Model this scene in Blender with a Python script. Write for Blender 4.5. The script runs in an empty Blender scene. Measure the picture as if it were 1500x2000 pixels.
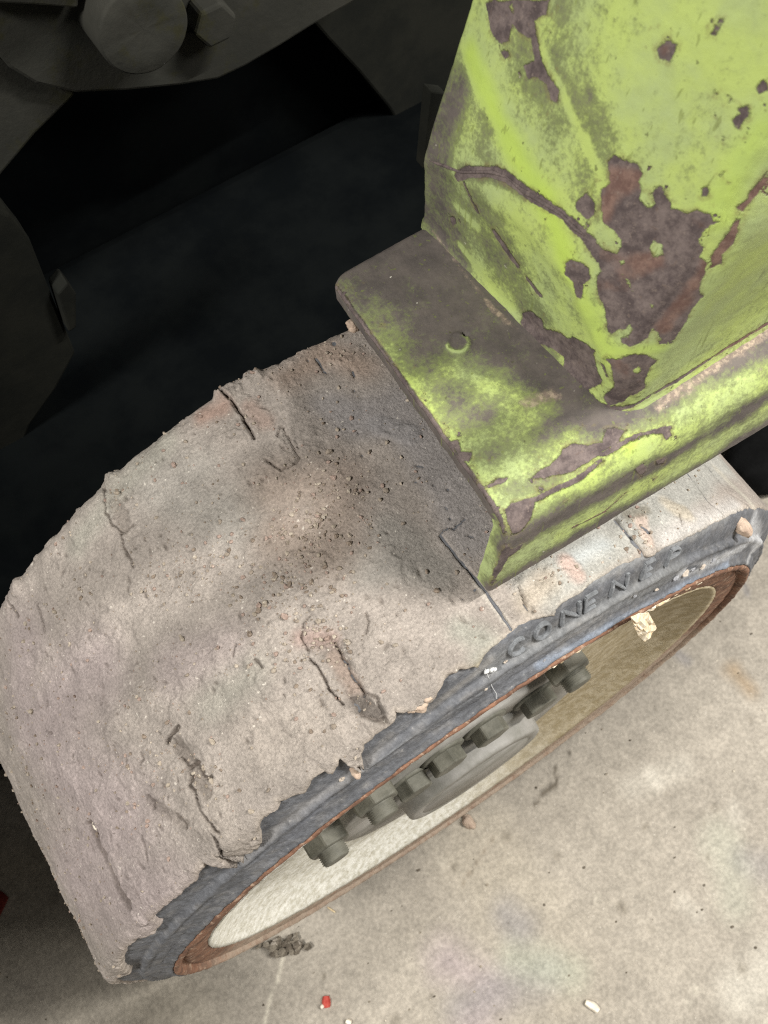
import bpy, bmesh, math, random
import numpy as np
from mathutils import Vector, Matrix

SC = bpy.context.scene
COL = SC.collection
rng = np.random.default_rng(7)
random.seed(7)

# ------------------------------------------------------------------ camera
CAM = np.array([0.10860939, 0.08433803, 0.85588554])
RM = np.array([[-0.83784064, 0.54448251, -0.03952031],
               [0.51179075, 0.75821465, -0.40395640],
               [-0.18998232, -0.35867722, -0.91392416]])       # rows: image right, image down, forward
FPX = 1883.28
cd = bpy.data.cameras.new('camera')
cam = bpy.data.objects.new('camera', cd); COL.objects.link(cam)
M = Matrix.Identity(4)
for i in range(3):
    M[i][0] = RM[0][i]; M[i][1] = -RM[1][i]; M[i][2] = -RM[2][i]; M[i][3] = CAM[i]
cam.matrix_world = M
cd.sensor_fit = 'VERTICAL'; cd.sensor_height = 36.0
cd.lens = FPX / 2000 * 36.0
cd.clip_start = 0.01; cd.clip_end = 60
cd.dof.use_dof = True; cd.dof.focus_distance = 0.60; cd.dof.aperture_fstop = 16
SC.camera = cam

# ------------------------------------------------------------------ world, lamps, exposure
w = bpy.data.worlds.new('World'); SC.world = w; w.use_nodes = True
w.node_tree.nodes['Background'].inputs[0].default_value = (1.0, 0.98, 0.94, 1)
w.node_tree.nodes['Background'].inputs[1].default_value = 0.17

def area(name, loc, target, sx, sy, power, col=(1, 0.982, 0.95)):
    l = bpy.data.lights.new(name, 'AREA'); l.shape = 'RECTANGLE'; l.size = sx; l.size_y = sy
    l.energy = power; l.color = col
    o = bpy.data.objects.new(name, l); COL.objects.link(o)
    o.location = loc
    d = Vector(target) - Vector(loc)
    o.rotation_euler = d.to_track_quat('-Z', 'Y').to_euler()
    return o
area('ceiling_lamp', (-1.5, 0.62, 2.5), (-1.5, 0.2, 0), 1.0, 0.03, 108)
area('ceiling_lamp', (-2.0, 1.42, 2.2), (-0.2, 0.0, 0), 0.95, 0.5, 46)
area('ceiling_lamp', (1.9, -0.06, 2.6), (0.2, -0.1, 0), 0.6, 0.3, 98)
SC.view_settings.view_transform = 'Standard'; SC.view_settings.look = 'None'
SC.view_settings.exposure = -0.05; SC.view_settings.gamma = 1.0
SC.cycles.use_denoising = False; SC.cycles.filter_width = 1.15
SC.cycles.max_bounces = 6

# ------------------------------------------------------------------ numeric helpers
def fade(t): return t * t * t * (t * (t * 6 - 15) + 10)
def _hash(ix, iy, iz, seed):
    h = (ix.astype(np.uint32) * np.uint32(374761393) + iy.astype(np.uint32) * np.uint32(668265263)
         + iz.astype(np.uint32) * np.uint32(2147483647) + np.uint32(seed * 974711 % 4294967295))
    h = (h ^ (h >> np.uint32(13))) * np.uint32(1274126177)
    h = h ^ (h >> np.uint32(16))
    return (h & np.uint32(0xffffff)).astype(np.float32) / np.float32(0xffffff)
def vnoise(P, scale, seed=0):
    Q = (P * scale).astype(np.float32) + np.float32(1000)
    I = np.floor(Q).astype(np.int64); F = fade(Q - I)
    x, y, z = I[..., 0], I[..., 1], I[..., 2]; fx, fy, fz = F[..., 0], F[..., 1], F[..., 2]
    r = 0
    for dx in (0, 1):
        wx = fx if dx else 1 - fx
        for dy in (0, 1):
            wy = fy if dy else 1 - fy
            for dz in (0, 1):
                wz = fz if dz else 1 - fz
                r = r + wx * wy * wz * _hash(x + dx, y + dy, z + dz, seed)
    return r * 2 - 1
def fbm(P, scale, octv=4, seed=0, gain=0.5):
    r = 0; a = 1; t = 0
    for o in range(octv):
        r = r + a * vnoise(P, scale * 2 ** o, seed + o * 17); t += a; a *= gain
    return r / t
def sstep(a, b, x):
    t = np.clip((x - a) / (b - a), 0, 1); return t * t * (3 - 2 * t)
def resample(pts, step):
    pts = np.asarray(pts, float)
    s = np.concatenate([[0], np.cumsum(np.linalg.norm(np.diff(pts, axis=0), axis=1))])
    n = max(2, int(s[-1] / step) + 1); t = np.linspace(0, s[-1], n)
    return np.stack([np.interp(t, s, pts[:, k]) for k in range(pts.shape[1])], 1)
def project(P):
    q = (P - CAM) @ RM.T
    return np.stack([750 + FPX * q[..., 0] / q[..., 2], 1000 + FPX * q[..., 1] / q[..., 2]], -1)
def ray(p): return RM.T @ np.array([(p[0] - 750) / FPX, (p[1] - 1000) / FPX, 1.0])
def hit(p, ax, v):
    d = ray(p); t = (v - CAM[ax]) / d[ax]; return CAM + t * d
def cp(ox, oy, s, pts): return [(ox + x / s, oy + y / s) for x, y in pts]   # a zoomed crop's points -> photo points
def seg_dist(P, line):
    """distance of points P (n,k) to a polyline (m,k)"""
    line = np.asarray(line, float); best = np.full(len(P), 1e9)
    if len(line) == 1: return np.linalg.norm(P - line[0], axis=1)
    for a, b in zip(line[:-1], line[1:]):
        d = b - a; L = d @ d + 1e-18
        t = np.clip(((P - a) @ d) / L, 0, 1)
        best = np.minimum(best, np.linalg.norm(P - a - t[:, None] * d, axis=1))
    return best
def poly_sdf(P, poly):
    poly = np.asarray(poly, float)
    d = seg_dist(P, np.vstack([poly, poly[:1]]))
    ins = np.zeros(len(P), bool); x, y = P[:, 0], P[:, 1]
    for (x0, y0), (x1, y1) in zip(poly, np.roll(poly, -1, axis=0)):
        c = (y0 > y) != (y1 > y)
        if not c.any(): continue
        ins ^= c & (x < (x1 - x0) * (y - y0) / (y1 - y0 + 1e-18) + x0)
    return np.where(ins, -d, d)
def grid_normals(P):
    du = np.gradient(P, axis=0); dv = np.gradient(P, axis=1)
    n = np.cross(du, dv); return n / (np.linalg.norm(n, axis=-1, keepdims=True) + 1e-12)

class Surf:
    """a built surface: finds the surface point that the photograph shows at a photo point"""
    def __init__(self, P, N, UV):
        self.P = P.reshape(-1, 3); self.UV = UV.reshape(-1, 2)
        n = N.reshape(-1, 3)
        face = ((CAM - self.P) * n).sum(1) > 0
        self.idx = np.nonzero(face)[0]
        self.px = project(self.P[self.idx])
    def near(self, pts):
        out = [self.idx[((self.px - np.asarray(p)) ** 2).sum(1).argmin()] for p in pts]
        return np.array(out)
    def p3(self, pts): return self.P[self.near(pts)]
    def uv(self, pts): return self.UV[self.near(pts)]

# ------------------------------------------------------------------ mesh helpers
def link(name, me, mat=None, parent=None):
    o = bpy.data.objects.new(name, me); COL.objects.link(o)
    if mat: me.materials.append(mat)
    if parent is not None: o.parent = parent
    return o
def empty(name, loc=(0, 0, 0)):
    o = bpy.data.objects.new(name, None); COL.objects.link(o); o.location = loc
    o.empty_display_size = 0.02
    return o
def tag(o, label=None, cat=None, group=None, kind=None):
    if label: o['label'] = label
    if cat: o['category'] = cat
    if group: o['group'] = group
    if kind: o['kind'] = kind
    return o
def raw_mesh(name, V, F, smooth=True, attrs=None, cols=None):
    me = bpy.data.meshes.new(name)
    V = np.asarray(V, np.float32).reshape(-1, 3); F = np.asarray(F, np.int32)
    me.vertices.add(len(V)); me.vertices.foreach_set('co', V.ravel())
    k = F.shape[1]
    me.loops.add(F.size); me.loops.foreach_set('vertex_index', F.ravel())
    me.polygons.add(len(F)); me.polygons.foreach_set('loop_start', np.arange(0, F.size, k, dtype=np.int32))
    me.polygons.foreach_set('use_smooth', np.full(len(F), smooth))
    for n, a in (attrs or {}).items():
        at = me.attributes.new(n, 'FLOAT', 'POINT'); at.data.foreach_set('value', np.asarray(a, np.float32).ravel())
    for n, a in (cols or {}).items():
        at = me.attributes.new(n, 'FLOAT_COLOR', 'POINT')
        c = np.ones((len(V), 4), np.float32); c[:, :3] = np.asarray(a).reshape(-1, 3)
        at.data.foreach_set('color', c.ravel())
    me.update(calc_edges=True); me.validate()
    return me
def grid_faces(nu, nv, wrap=False, keep=None):
    iu = np.arange(nu if wrap else nu - 1); iv = np.arange(nv - 1)
    a, b = np.meshgrid(iu, iv, indexing='ij'); a2 = (a + 1) % nu
    F = np.stack([a * nv + b, a2 * nv + b, a2 * nv + b + 1, a * nv + b + 1], -1).reshape(-1, 4)
    if keep is not None: F = F[keep.ravel()[F].any(1)]
    return F
def compact(V, F, *arr):
    used = np.unique(F); m = np.full(len(V), -1); m[used] = np.arange(len(used))
    return (V[used], m[F]) + tuple(a[used] for a in arr)
def lathe(name, prof, n=180, mat=None, parent=None, jitter=0.0, seed=3, attrs=None, center=(0, 0), close=False):
    prof = np.asarray(prof, float); th = np.linspace(0, 2 * np.pi, n, endpoint=False)
    P = np.empty((n, len(prof), 3))
    P[..., 0] = np.cos(th)[:, None] * prof[None, :, 1] + center[0]
    P[..., 2] = np.sin(th)[:, None] * prof[None, :, 1] + center[1]
    P[..., 1] = prof[None, :, 0]
    if jitter:
        P[..., 1] += jitter * fbm(P, 160, 3, seed)
        P *= 1
    me = raw_mesh(name, P, grid_faces(n, len(prof), True))
    return link(name, me, mat, parent)
def from_bm(name, bm, mat=None, parent=None, smooth=False):
    me = bpy.data.meshes.new(name); bm.to_mesh(me); bm.free()
    if smooth: me.polygons.foreach_set('use_smooth', np.ones(len(me.polygons), bool))
    return link(name, me, mat, parent)
def bevel(bm, r, seg=2):
    bmesh.ops.bevel(bm, geom=[e for e in bm.edges if len(e.link_faces) == 2 and e.calc_face_angle(0) > 0.5], offset=r, segments=seg, affect='EDGES', profile=0.5)
def prism(bm, poly, d):
    """extrude a 3-D polygon by vector d"""
    a = [bm.verts.new(p) for p in poly]; b = [bm.verts.new(np.asarray(p) + d) for p in poly]
    bm.faces.new(a); bm.faces.new(b[::-1])
    for i in range(len(a)):
        j = (i + 1) % len(a); bm.faces.new((a[j], a[i], b[i], b[j]))
    bmesh.ops.recalc_face_normals(bm, faces=bm.faces)
def lump(size, seed=0, sub=2, rough=0.35):
    bm = bmesh.new(); bmesh.ops.create_icosphere(bm, subdivisions=sub, radius=1)
    V = np.array([v.co[:] for v in bm.verts]); F = np.array([[v.index for v in f.verts] for f in bm.faces]); bm.free()
    V = V * (1 + rough * fbm(V + seed * 3.1, 1.3, 3, seed))[:, None]
    return V * np.asarray(size), F

# ------------------------------------------------------------------ materials
def new_mat(name):
    m = bpy.data.materials.new(name); m.use_nodes = True
    nt = m.node_tree; return m, nt, nt.nodes['Principled BSDF']
class NT:
    def __init__(s, nt): s.nt = nt
    def n(s, t, **k):
        x = s.nt.nodes.new(t)
        for a, v in k.items(): setattr(x, a, v)
        return x
    def put(s, sock, v):
        if isinstance(v, (int, float)): sock.default_value = v
        elif isinstance(v, tuple): sock.default_value = v if len(v) == 4 or sock.type == 'VECTOR' else v + (1,)
        else: s.nt.links.new(v, sock)
    def obj(s): return s.n('ShaderNodeTexCoord').outputs['Object']
    def noise(s, scale, detail=4, rough=0.55, vec=None, out='Fac', dist=0.0):
        x = s.n('ShaderNodeTexNoise'); x.inputs['Scale'].default_value = scale
        x.inputs['Detail'].default_value = detail; x.inputs['Roughness'].default_value = rough
        x.inputs['Distortion'].default_value = dist
        s.nt.links.new(vec if vec is not None else s.obj(), x.inputs['Vector']); return x.outputs[out]
    def vor(s, scale, vec=None, out='Distance', feature='F1'):
        x = s.n('ShaderNodeTexVoronoi', feature=feature); x.inputs['Scale'].default_value = scale
        s.nt.links.new(vec if vec is not None else s.obj(), x.inputs['Vector']); return x.outputs[out]
    def math(s, op, a, b=0.0, c=None):
        x = s.n('ShaderNodeMath', operation=op); s.put(x.inputs[0], a); s.put(x.inputs[1], b)
        if c is not None: s.put(x.inputs[2], c)
        return x.outputs[0]
    def ramp(s, v, a, b, lo=0.0, hi=1.0):
        x = s.n('ShaderNodeMapRange', interpolation_type='SMOOTHSTEP'); s.put(x.inputs[0], v)
        for i, q in zip((1, 2, 3, 4), (a, b, lo, hi)): s.put(x.inputs[i], q)
        return x.outputs[0]
    def mix(s, f, a, b, mode='MIX'):
        x = s.n('ShaderNodeMix', data_type='RGBA', blend_type=mode); s.put(x.inputs[0], f)
        s.put(x.inputs[6], a); s.put(x.inputs[7], b); return x.outputs[2]
    def attr(s, name, out='Fac'): return s.n('ShaderNodeAttribute', attribute_name=name).outputs[out]
    def map(s, scale=(1, 1, 1), rot=(0, 0, 0)):
        x = s.n('ShaderNodeMapping'); s.nt.links.new(s.obj(), x.inputs[0])
        x.inputs['Scale'].default_value = scale; x.inputs['Rotation'].default_value = rot; return x.outputs[0]
    def bump(s, h, dist, strength=1.0, nrm=None):
        x = s.n('ShaderNodeBump'); x.inputs['Strength'].default_value = strength; x.inputs['Distance'].default_value = dist
        s.put(x.inputs['Height'], h)
        if nrm is not None: s.nt.links.new(nrm, x.inputs['Normal'])
        return x.outputs[0]
def finish(nt, b, col, rough, nrm=None, metal=0.0, spec=0.3):
    N = NT(nt); N.put(b.inputs['Base Color'], col); N.put(b.inputs['Roughness'], rough)
    N.put(b.inputs['Metallic'], metal); b.inputs['Specular IOR Level'].default_value = spec
    if nrm is not None: nt.links.new(nrm, b.inputs['Normal'])
def lin(r, g, b):
    f = lambda c: (c / 255 / 12.92) if c / 255 <= 0.04045 else ((c / 255 + 0.055) / 1.055) ** 2.4
    return (f(r), f(g), f(b))

def mat_attr_noise(name, s1=60, amp=0.35, s2=500, amp2=0.25, rough=0.9, bumpd=0.0006, spec=0.2, speck=0.0, sb=700):
    m, nt, b = new_mat(name); N = NT(nt)
    c = N.attr('col', 'Color')
    f = N.ramp(N.noise(s1, 6, 0.62), 0.3, 0.7, 1 - amp, 1 + amp)
    g = N.ramp(N.noise(s2, 4, 0.65), 0.3, 0.7, 1 - amp2, 1 + amp2)
    k = N.math('MULTIPLY', f, g)
    x = N.n('ShaderNodeVectorMath', operation='SCALE'); nt.links.new(c, x.inputs[0]); nt.links.new(k, x.inputs['Scale'])
    col = x.outputs[0]
    if speck:
        col = N.mix(N.math('MULTIPLY', N.ramp(N.noise(330, 2, 0.5), 0.68, 0.76), speck), col, lin(226, 218, 204))
        col = N.mix(N.math('MULTIPLY', N.ramp(N.noise(270, 3, 0.6), 0.34, 0.24), speck), col, lin(84, 74, 66))
    h = N.math('ADD', N.noise(sb, 6, 0.7), N.math('MULTIPLY', N.noise(sb * 0.3, 4, 0.6), 1.6))
    finish(nt, b, col, rough, N.bump(h, bumpd, 0.9), spec=spec)
    return m
MUD = mat_attr_noise('dried_mud', 60, 0.12, 620, 0.20, 0.97, 0.0008, 0.08, speck=0.6)
CONCRETE = mat_attr_noise('concrete_floor', 55, 0.11, 210, 0.17, 0.85, 0.0006, 0.25, speck=0.35, sb=420)
RUBBER = mat_attr_noise('dusty_rubber', 50, 0.16, 330, 0.20, 0.75, 0.0005, 0.3, speck=0.15)

def simple(name, c1, c2, scale, rough=0.7, metal=0.0, bumpd=0.0004, bs=400, lo=0.35, hi=0.65, c3=None, spec=0.3):
    m, nt, b = new_mat(name); N = NT(nt)
    col = N.mix(N.ramp(N.noise(scale, 6, 0.65), lo, hi), c1, c2)
    if c3: col = N.mix(N.ramp(N.noise(scale * 2.7, 5, 0.7), 0.52, 0.68), col, c3)
    finish(nt, b, col, rough, N.bump(N.noise(bs, 5, 0.65), bumpd, 0.9), metal, spec)
    return m
RUST = simple('rusty_rim_steel', lin(100, 74, 60), lin(142, 104, 82), 70, 0.85, 0.0, 0.0007, 500, c3=lin(172, 146, 124))
def dusty_rim():
    # dust and dried splash lie in the lower half of the dish, on the faces that look up
    nt = RUST.node_tree; b = nt.nodes['Principled BSDF']; N = NT(nt)
    src = b.inputs['Base Color'].links[0].from_socket
    x = N.n('ShaderNodeSeparateXYZ'); nt.links.new(N.obj(), x.inputs[0])
    low = N.ramp(N.math('ADD', x.outputs[2], N.math('MULTIPLY', N.noise(30, 3), 0.10)), 0.03, -0.06)
    f = N.math('MULTIPLY', low, N.ramp(N.noise(120, 5, 0.7), 0.30, 0.58, 0.35, 0.85))
    nt.links.new(N.mix(f, src, lin(176, 160, 142)), b.inputs['Base Color'])
dusty_rim()
NUT = simple('greasy_olive_steel', lin(88, 87, 77), lin(116, 114, 103), 60, 0.6, 0.0, 0.0003, 300)
HUBM = simple('grey_hub_paint', lin(128, 126, 118), lin(154, 151, 145), 30, 0.55, 0.0, 0.0003, 200)
FLAKE = simple('flaking_white_paint', lin(240, 232, 212), lin(222, 196, 156), 200, 0.7)
CLOD = simple('pale_dry_clod', lin(196, 176, 156), lin(176, 154, 136), 120, 0.95, 0, 0.001, 500, spec=0.1)
STRAW = simple('dry_straw', lin(226, 208, 170), lin(205, 180, 140), 300, 0.8)
REDP = simple('red_plastic', lin(176, 62, 50), lin(196, 84, 70), 200, 0.6)
REDD = simple('dull_red_plastic', lin(120, 44, 36), lin(136, 60, 50), 120, 0.8)
WHITEP = simple('white_plaster_chip', lin(240, 232, 214), lin(222, 210, 190), 200, 0.8)
BLACKD = simple('shade_black', lin(8, 10, 11), lin(14, 16, 16), 12, 0.95, 0, 0.0003, 100, spec=0.02)  # near-black that stands in for the deep shade under the machine
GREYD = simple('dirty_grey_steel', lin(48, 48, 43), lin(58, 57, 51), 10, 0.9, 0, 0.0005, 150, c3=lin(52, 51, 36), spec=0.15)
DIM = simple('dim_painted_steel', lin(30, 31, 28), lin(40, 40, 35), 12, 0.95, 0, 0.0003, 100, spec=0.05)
BLACKR = simple('flat_black', lin(14, 14, 14), lin(22, 22, 22), 40, 0.9, spec=0.1)
WEBM = simple('grey_lint', lin(196, 196, 196), lin(220, 220, 216), 300, 0.9)

def mat_disc():
    m, nt, b = new_mat('cream_wheel_paint'); N = NT(nt)
    base = N.mix(N.ramp(N.noise(150, 6, 0.7), 0.36, 0.62), lin(204, 200, 184), lin(240, 238, 228))
    x = N.n('ShaderNodeSeparateXYZ'); nt.links.new(N.obj(), x.inputs[0])
    side = N.ramp(N.math('ADD', x.outputs[0], N.math('MULTIPLY', N.noise(14, 3), 0.16)), 0.14, -0.06)
    dirt = N.mix(N.ramp(N.noise(90, 6, 0.7), 0.4, 0.62), lin(164, 150, 120), lin(190, 178, 152))
    col = N.mix(side, base, dirt)
    col = N.mix(N.math('MULTIPLY', N.ramp(N.noise(260, 3, 0.6), 0.58, 0.7), 0.45), col, lin(150, 136, 104))
    finish(nt, b, col, 0.9, N.bump(N.noise(220, 6, 0.7), 0.0009, 1.0), spec=0.1)
    return m
DISC = mat_disc()

def mat_paint():
    m, nt, b = new_mat('chipped_lime_paint'); N = NT(nt)
    chip = N.attr('chip'); grime = N.attr('grime'); rust = N.attr('rust'); bright = N.attr('bright'); dust = N.attr('dust')
    # paint, faded and scuffed
    pc = N.mix(N.ramp(N.noise(26, 5, 0.6), 0.35, 0.68), lin(180, 196, 112), lin(168, 182, 124))
    pc = N.mix(N.math('MULTIPLY', N.ramp(N.noise(55, 6, 0.7), 0.5, 0.72), 0.5), pc, lin(158, 170, 112))
    pc = N.mix(N.math('MULTIPLY', bright, 0.65), pc, lin(182, 208, 80))
    st = N.noise(40, 5, 0.7, N.map((1, 1, 0.16), (0.5, 0.35, 0)))
    g = N.math('ADD', grime, N.math('MULTIPLY', N.math('SUBTRACT', N.noise(75, 9, 0.78), 0.5), 1.3))
    g = N.math('ADD', g, N.math('MULTIPLY', N.math('SUBTRACT', N.noise(420, 5, 0.7), 0.5), 0.9))
    g = N.math('ADD', g, N.math('MULTIPLY', N.math('SUBTRACT', st, 0.5), 0.55))
    gf = N.ramp(g, 0.22, 0.95)
    gcol = N.mix(N.ramp(N.noise(60, 7, 0.7), 0.35, 0.65), lin(90, 84, 80), lin(108, 100, 94))
    oliv = N.mix(0.5, gcol, lin(124, 138, 74))
    c = N.mix(N.ramp(g, 0.15, 0.55, 0, 0.8), pc, oliv)
    c = N.mix(N.ramp(g, 0.45, 1.0), c, gcol)
    # tiny dark nicks
    c = N.mix(N.math('MULTIPLY', N.ramp(N.noise(230, 2, 0.5), 0.72, 0.78), 0.65), c, lin(84, 84, 56))
    # fine scratches
    sc = N.noise(55, 2, 0.5, N.map((6, 6, 0.35), (0.6, 0.2, 0.4)))
    c = N.mix(N.math('MULTIPLY', N.ramp(sc, 0.66, 0.71), 0.5), c, lin(120, 128, 70))
    # bare metal in the chips
    edge = N.math('ADD', chip, N.math('MULTIPLY', N.math('SUBTRACT', N.noise(240, 5, 0.7), 0.5), 0.0034))
    edge = N.math('ADD', edge, N.math('MULTIPLY', N.math('SUBTRACT', N.noise(70, 3, 0.5), 0.5), 0.003))
    sat = N.math('ADD', 0.0006, N.math('MULTIPLY', N.math('SUBTRACT', 0.64, N.noise(170, 3, 0.55)), 0.02))
    sat = N.math('ADD', sat, N.math('MULTIPLY', chip, 0.22))
    edge = N.math('MINIMUM', edge, sat)
    inside = N.ramp(edge, 0.00025, -0.00025)
    rc = N.mix(N.ramp(N.noise(110, 8, 0.75), 0.36, 0.66), lin(82, 72, 71), lin(124, 111, 106))
    rb = N.mix(N.ramp(N.noise(130, 6, 0.7), 0.4, 0.62), lin(108, 84, 76), lin(136, 110, 98))
    rf = N.ramp(N.math('ADD', rust, N.math('MULTIPLY', N.math('SUBTRACT', N.noise(48, 5, 0.65), 0.5), 1.3)), 0.42, 0.98)
    rc = N.mix(rf, rc, rb)
    rc = N.mix(N.math('MULTIPLY', N.ramp(N.noise(420, 3, 0.6), 0.6, 0.7), 0.4), rc, lin(150, 134, 122))
    rc = N.mix(N.math('MULTIPLY', N.ramp(N.noise(210, 4, 0.7), 0.60, 0.72), 0.6), rc, lin(84, 66, 60))
    halo = N.math('MULTIPLY', N.ramp(edge, 0.0030, 0.0004), N.ramp(N.noise(150, 5, 0.7), 0.42, 0.62))
    c = N.mix(N.math('MULTIPLY', halo, 0.55), c, lin(128, 118, 78))
    c = N.mix(N.ramp(N.math('ABSOLUTE', edge), 0.0005, 0.0001, 0, 0.35), c, lin(70, 62, 50))  # dark line painted along the chip edge as its thin shadow
    c = N.mix(inside, c, rc)
    # loose dust
    df = N.ramp(N.math('ADD', dust, N.math('MULTIPLY', N.math('SUBTRACT', N.noise(200, 6, 0.75), 0.5), 1.0)), 0.35, 0.8)
    c = N.mix(df, c, N.mix(N.ramp(N.noise(350, 3, 0.6), 0.45, 0.6), lin(136, 120, 108), lin(176, 158, 138)))
    c = N.mix(N.math('MULTIPLY', N.math('MULTIPLY', N.ramp(N.noise(300, 1, 0.4), 0.80, 0.84), grime), 0.8), c, lin(225, 220, 205))
    rough = N.math('ADD', N.math('MULTIPLY', gf, 0.25), 0.48)
    rough = N.math('MAXIMUM', rough, N.math('MULTIPLY', inside, 0.8))
    h1 = N.bump(N.math('SUBTRACT', 1.0, N.ramp(edge, 0.0009, -0.0004)), 0.0007, 0.9)
    h2 = N.bump(N.noise(420, 5, 0.7), 0.00035, 0.8, h1)
    h3 = N.bump(N.noise(35, 3, 0.5), 0.0012, 0.5, h2)
    finish(nt, b, c, rough, h3, spec=0.22)
    return m
PAINT = mat_paint()

def strokes(arr, P, surf, items):
    """soft strokes along lines on a surface: (photo points, radius px, value, strength, softness)"""
    P2 = P.reshape(-1, 3)
    for it in items:
        pts, rad, val, k = it[:4]; soft = it[4] if len(it) > 4 else 0.8
        L = surf.p3(pts); mpp = np.linalg.norm(L.mean(0) - CAM) / FPX
        d = seg_dist(P2, L) / (rad * mpp)
        d = d + 0.35 * fbm(P2, 0.55 / (rad * mpp), 3, int(rad * 7 + pts[0][0]) % 9999)
        f = k * (1 - sstep(1 - soft, 1 + 0.2 * soft, d))
        if arr.ndim == 2: arr[:] = arr * (1 - f[:, None]) + np.asarray(val) * f[:, None]
        else: arr[:] = arr * (1 - f) + val * f
    return arr
def chips(P, UV, surf, polys, holes=(), lines=()):
    """signed distance (metres, negative inside) to worn patches traced on the surface"""
    Q = UV.reshape(-1, 2); d = np.full(len(Q), 0.05)
    for p in polys: d = np.minimum(d, poly_sdf(Q, surf.uv(p)))
    for p, r in lines: d = np.minimum(d, seg_dist(Q, surf.uv(p)) - r)
    for p in holes: d = np.maximum(d, -poly_sdf(Q, surf.uv(p)))
    return d

# ================================================================== SETTING: floor
RT = 0.327; FZ = -RT - 0.002
def build_floor():
    def axis(a, b, step, far):
        mid = np.arange(a, b, step)
        lo = a - np.geomspace(step * 2, far, 14)[::-1]; hi = b + np.geomspace(step * 2, far, 14)
        return np.concatenate([lo, mid, hi])
    X = axis(-0.85, 0.75, 0.005, 5); Y = axis(-0.5, 0.55, 0.005, 5)
    gx, gy = np.meshgrid(X, Y, indexing='ij')
    P = np.stack([gx, gy, np.full_like(gx, FZ)], -1)
    P2 = P.reshape(-1, 3)
    P2[:, 2] += 0.0008 * fbm(P2, 30, 3, 5)
    N = np.zeros_like(P); N[..., 2] = 1
    inner = (np.abs(P2[:, 0]) < 1.2) & (np.abs(P2[:, 1]) < 0.9)
    s = Surf(P2[inner], N.reshape(-1, 3)[inner], P2[inner][:, :2])
    col = np.tile(lin(162, 154, 141), (len(P2), 1))
    n1 = fbm(P2, 9, 5, 11); n2 = fbm(P2, 22, 4, 12)
    col = col * (1 + 0.15 * n1 + 0.12 * n2)[:, None]
    warm = sstep(0.0, 0.5, fbm(P2, 5, 4, 15))[:, None]
    col = col * (1 - 0.35 * warm) + 0.35 * warm * np.array(lin(186, 176, 156))
    dark, purp, pale, green = lin(136, 132, 130), lin(160, 146, 148), lin(200, 194, 180), lin(166, 170, 152)
    strokes(col, P2, s, [
        ([(880, 1880), (960, 1930), (930, 1990)], 60, purp, 0.6, 1), ([(985, 1785), (1010, 1810)], 42, dark, 0.7, 1),
        ([(900, 1960), (1060, 1900)], 48, dark, 0.55, 1), ([(1000, 1870), (1110, 1900)], 45, green, 0.5, 1),
        ([(1450, 1680), (1500, 1690)], 35, dark, 0.5, 1), ([(1405, 1640), (1440, 1760)], 50, green, 0.35, 1),
        ([(1270, 1510), (1285, 1530)], 18, pale, 0.4, 1), ([(1230, 1540), (1330, 1500)], 30, pale, 0.3, 1),
        ([(1430, 1580), (1440, 1600)], 22, pale, 0.35, 1), ([(1330, 1760), (1360, 1790)], 20, pale, 0.3, 1),
        ([(1450, 1940), (1500, 1900)], 60, pale, 0.6, 1), ([(1180, 1300), (1250, 1290)], 14, lin(150, 112, 80), 0.0, 1),
        ([(1430, 1310), (1465, 1350)], 26, lin(150, 122, 84), 0.5, 1),
        ([(1455, 1145), (1460, 1160)], 9, dark, 0.8, 1), ([(1320, 1275), (1340, 1290)], 14, dark, 0.7, 1),
        ([(1080, 1537)], 10, lin(90, 84, 74), 0.9, 1), ([(1115, 1470)], 7, lin(90, 84, 74), 0.9, 1),
        ([(1085, 1505), (1083, 1530), (1060, 1555), (1040, 1570)], 3.5, lin(96, 88, 76), 0.9, .6),
        ([(965, 1640), (930, 1690), (905, 1725)], 3, lin(120, 108, 92), 0.6, .6),
        ([(560, 1860), (548, 1900), (530, 1960), (520, 2000)], 2.6, lin(206, 198, 180), 0.9, .5),
        ([(0, 1690), (90, 1700)], 60, lin(150, 138, 116), 0.3, 1)])
    # small stains of its own all over
    for k in range(170):
        q = np.array([rng.uniform(-0.7, 0.6), rng.uniform(-0.35, 0.5)]); r = rng.uniform(0.0015, 0.005)
        dd = np.linalg.norm(P2[:, :2] - q, axis=1)
        f = (1 - sstep(0.4 * r, 2.0 * r, dd)) * rng.uniform(0.2, 0.7)
        col = col * (1 - f[:, None]) + f[:, None] * np.array(lin(104, 96, 82) if rng.random() < 0.75 else lin(214, 206, 188))
    me = raw_mesh('floor', P2, grid_faces(len(X), len(Y)), True, None, {'col': np.clip(col, 0.02, 0.9)})
    o = link('floor', me, CONCRETE)
    tag(o, 'dusty stained concrete floor under the wheel', kind='structure')
build_floor()

# ================================================================== WHEEL
wheel = tag(empty('wheel', (0, -0.12, FZ)), 'large solid wheel caked in dried grey mud under the green leg', 'wheel')
def under(o): o.parent = wheel; o.matrix_parent_inverse = Matrix.Translation((0, 0.12, -FZ)); return o

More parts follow.
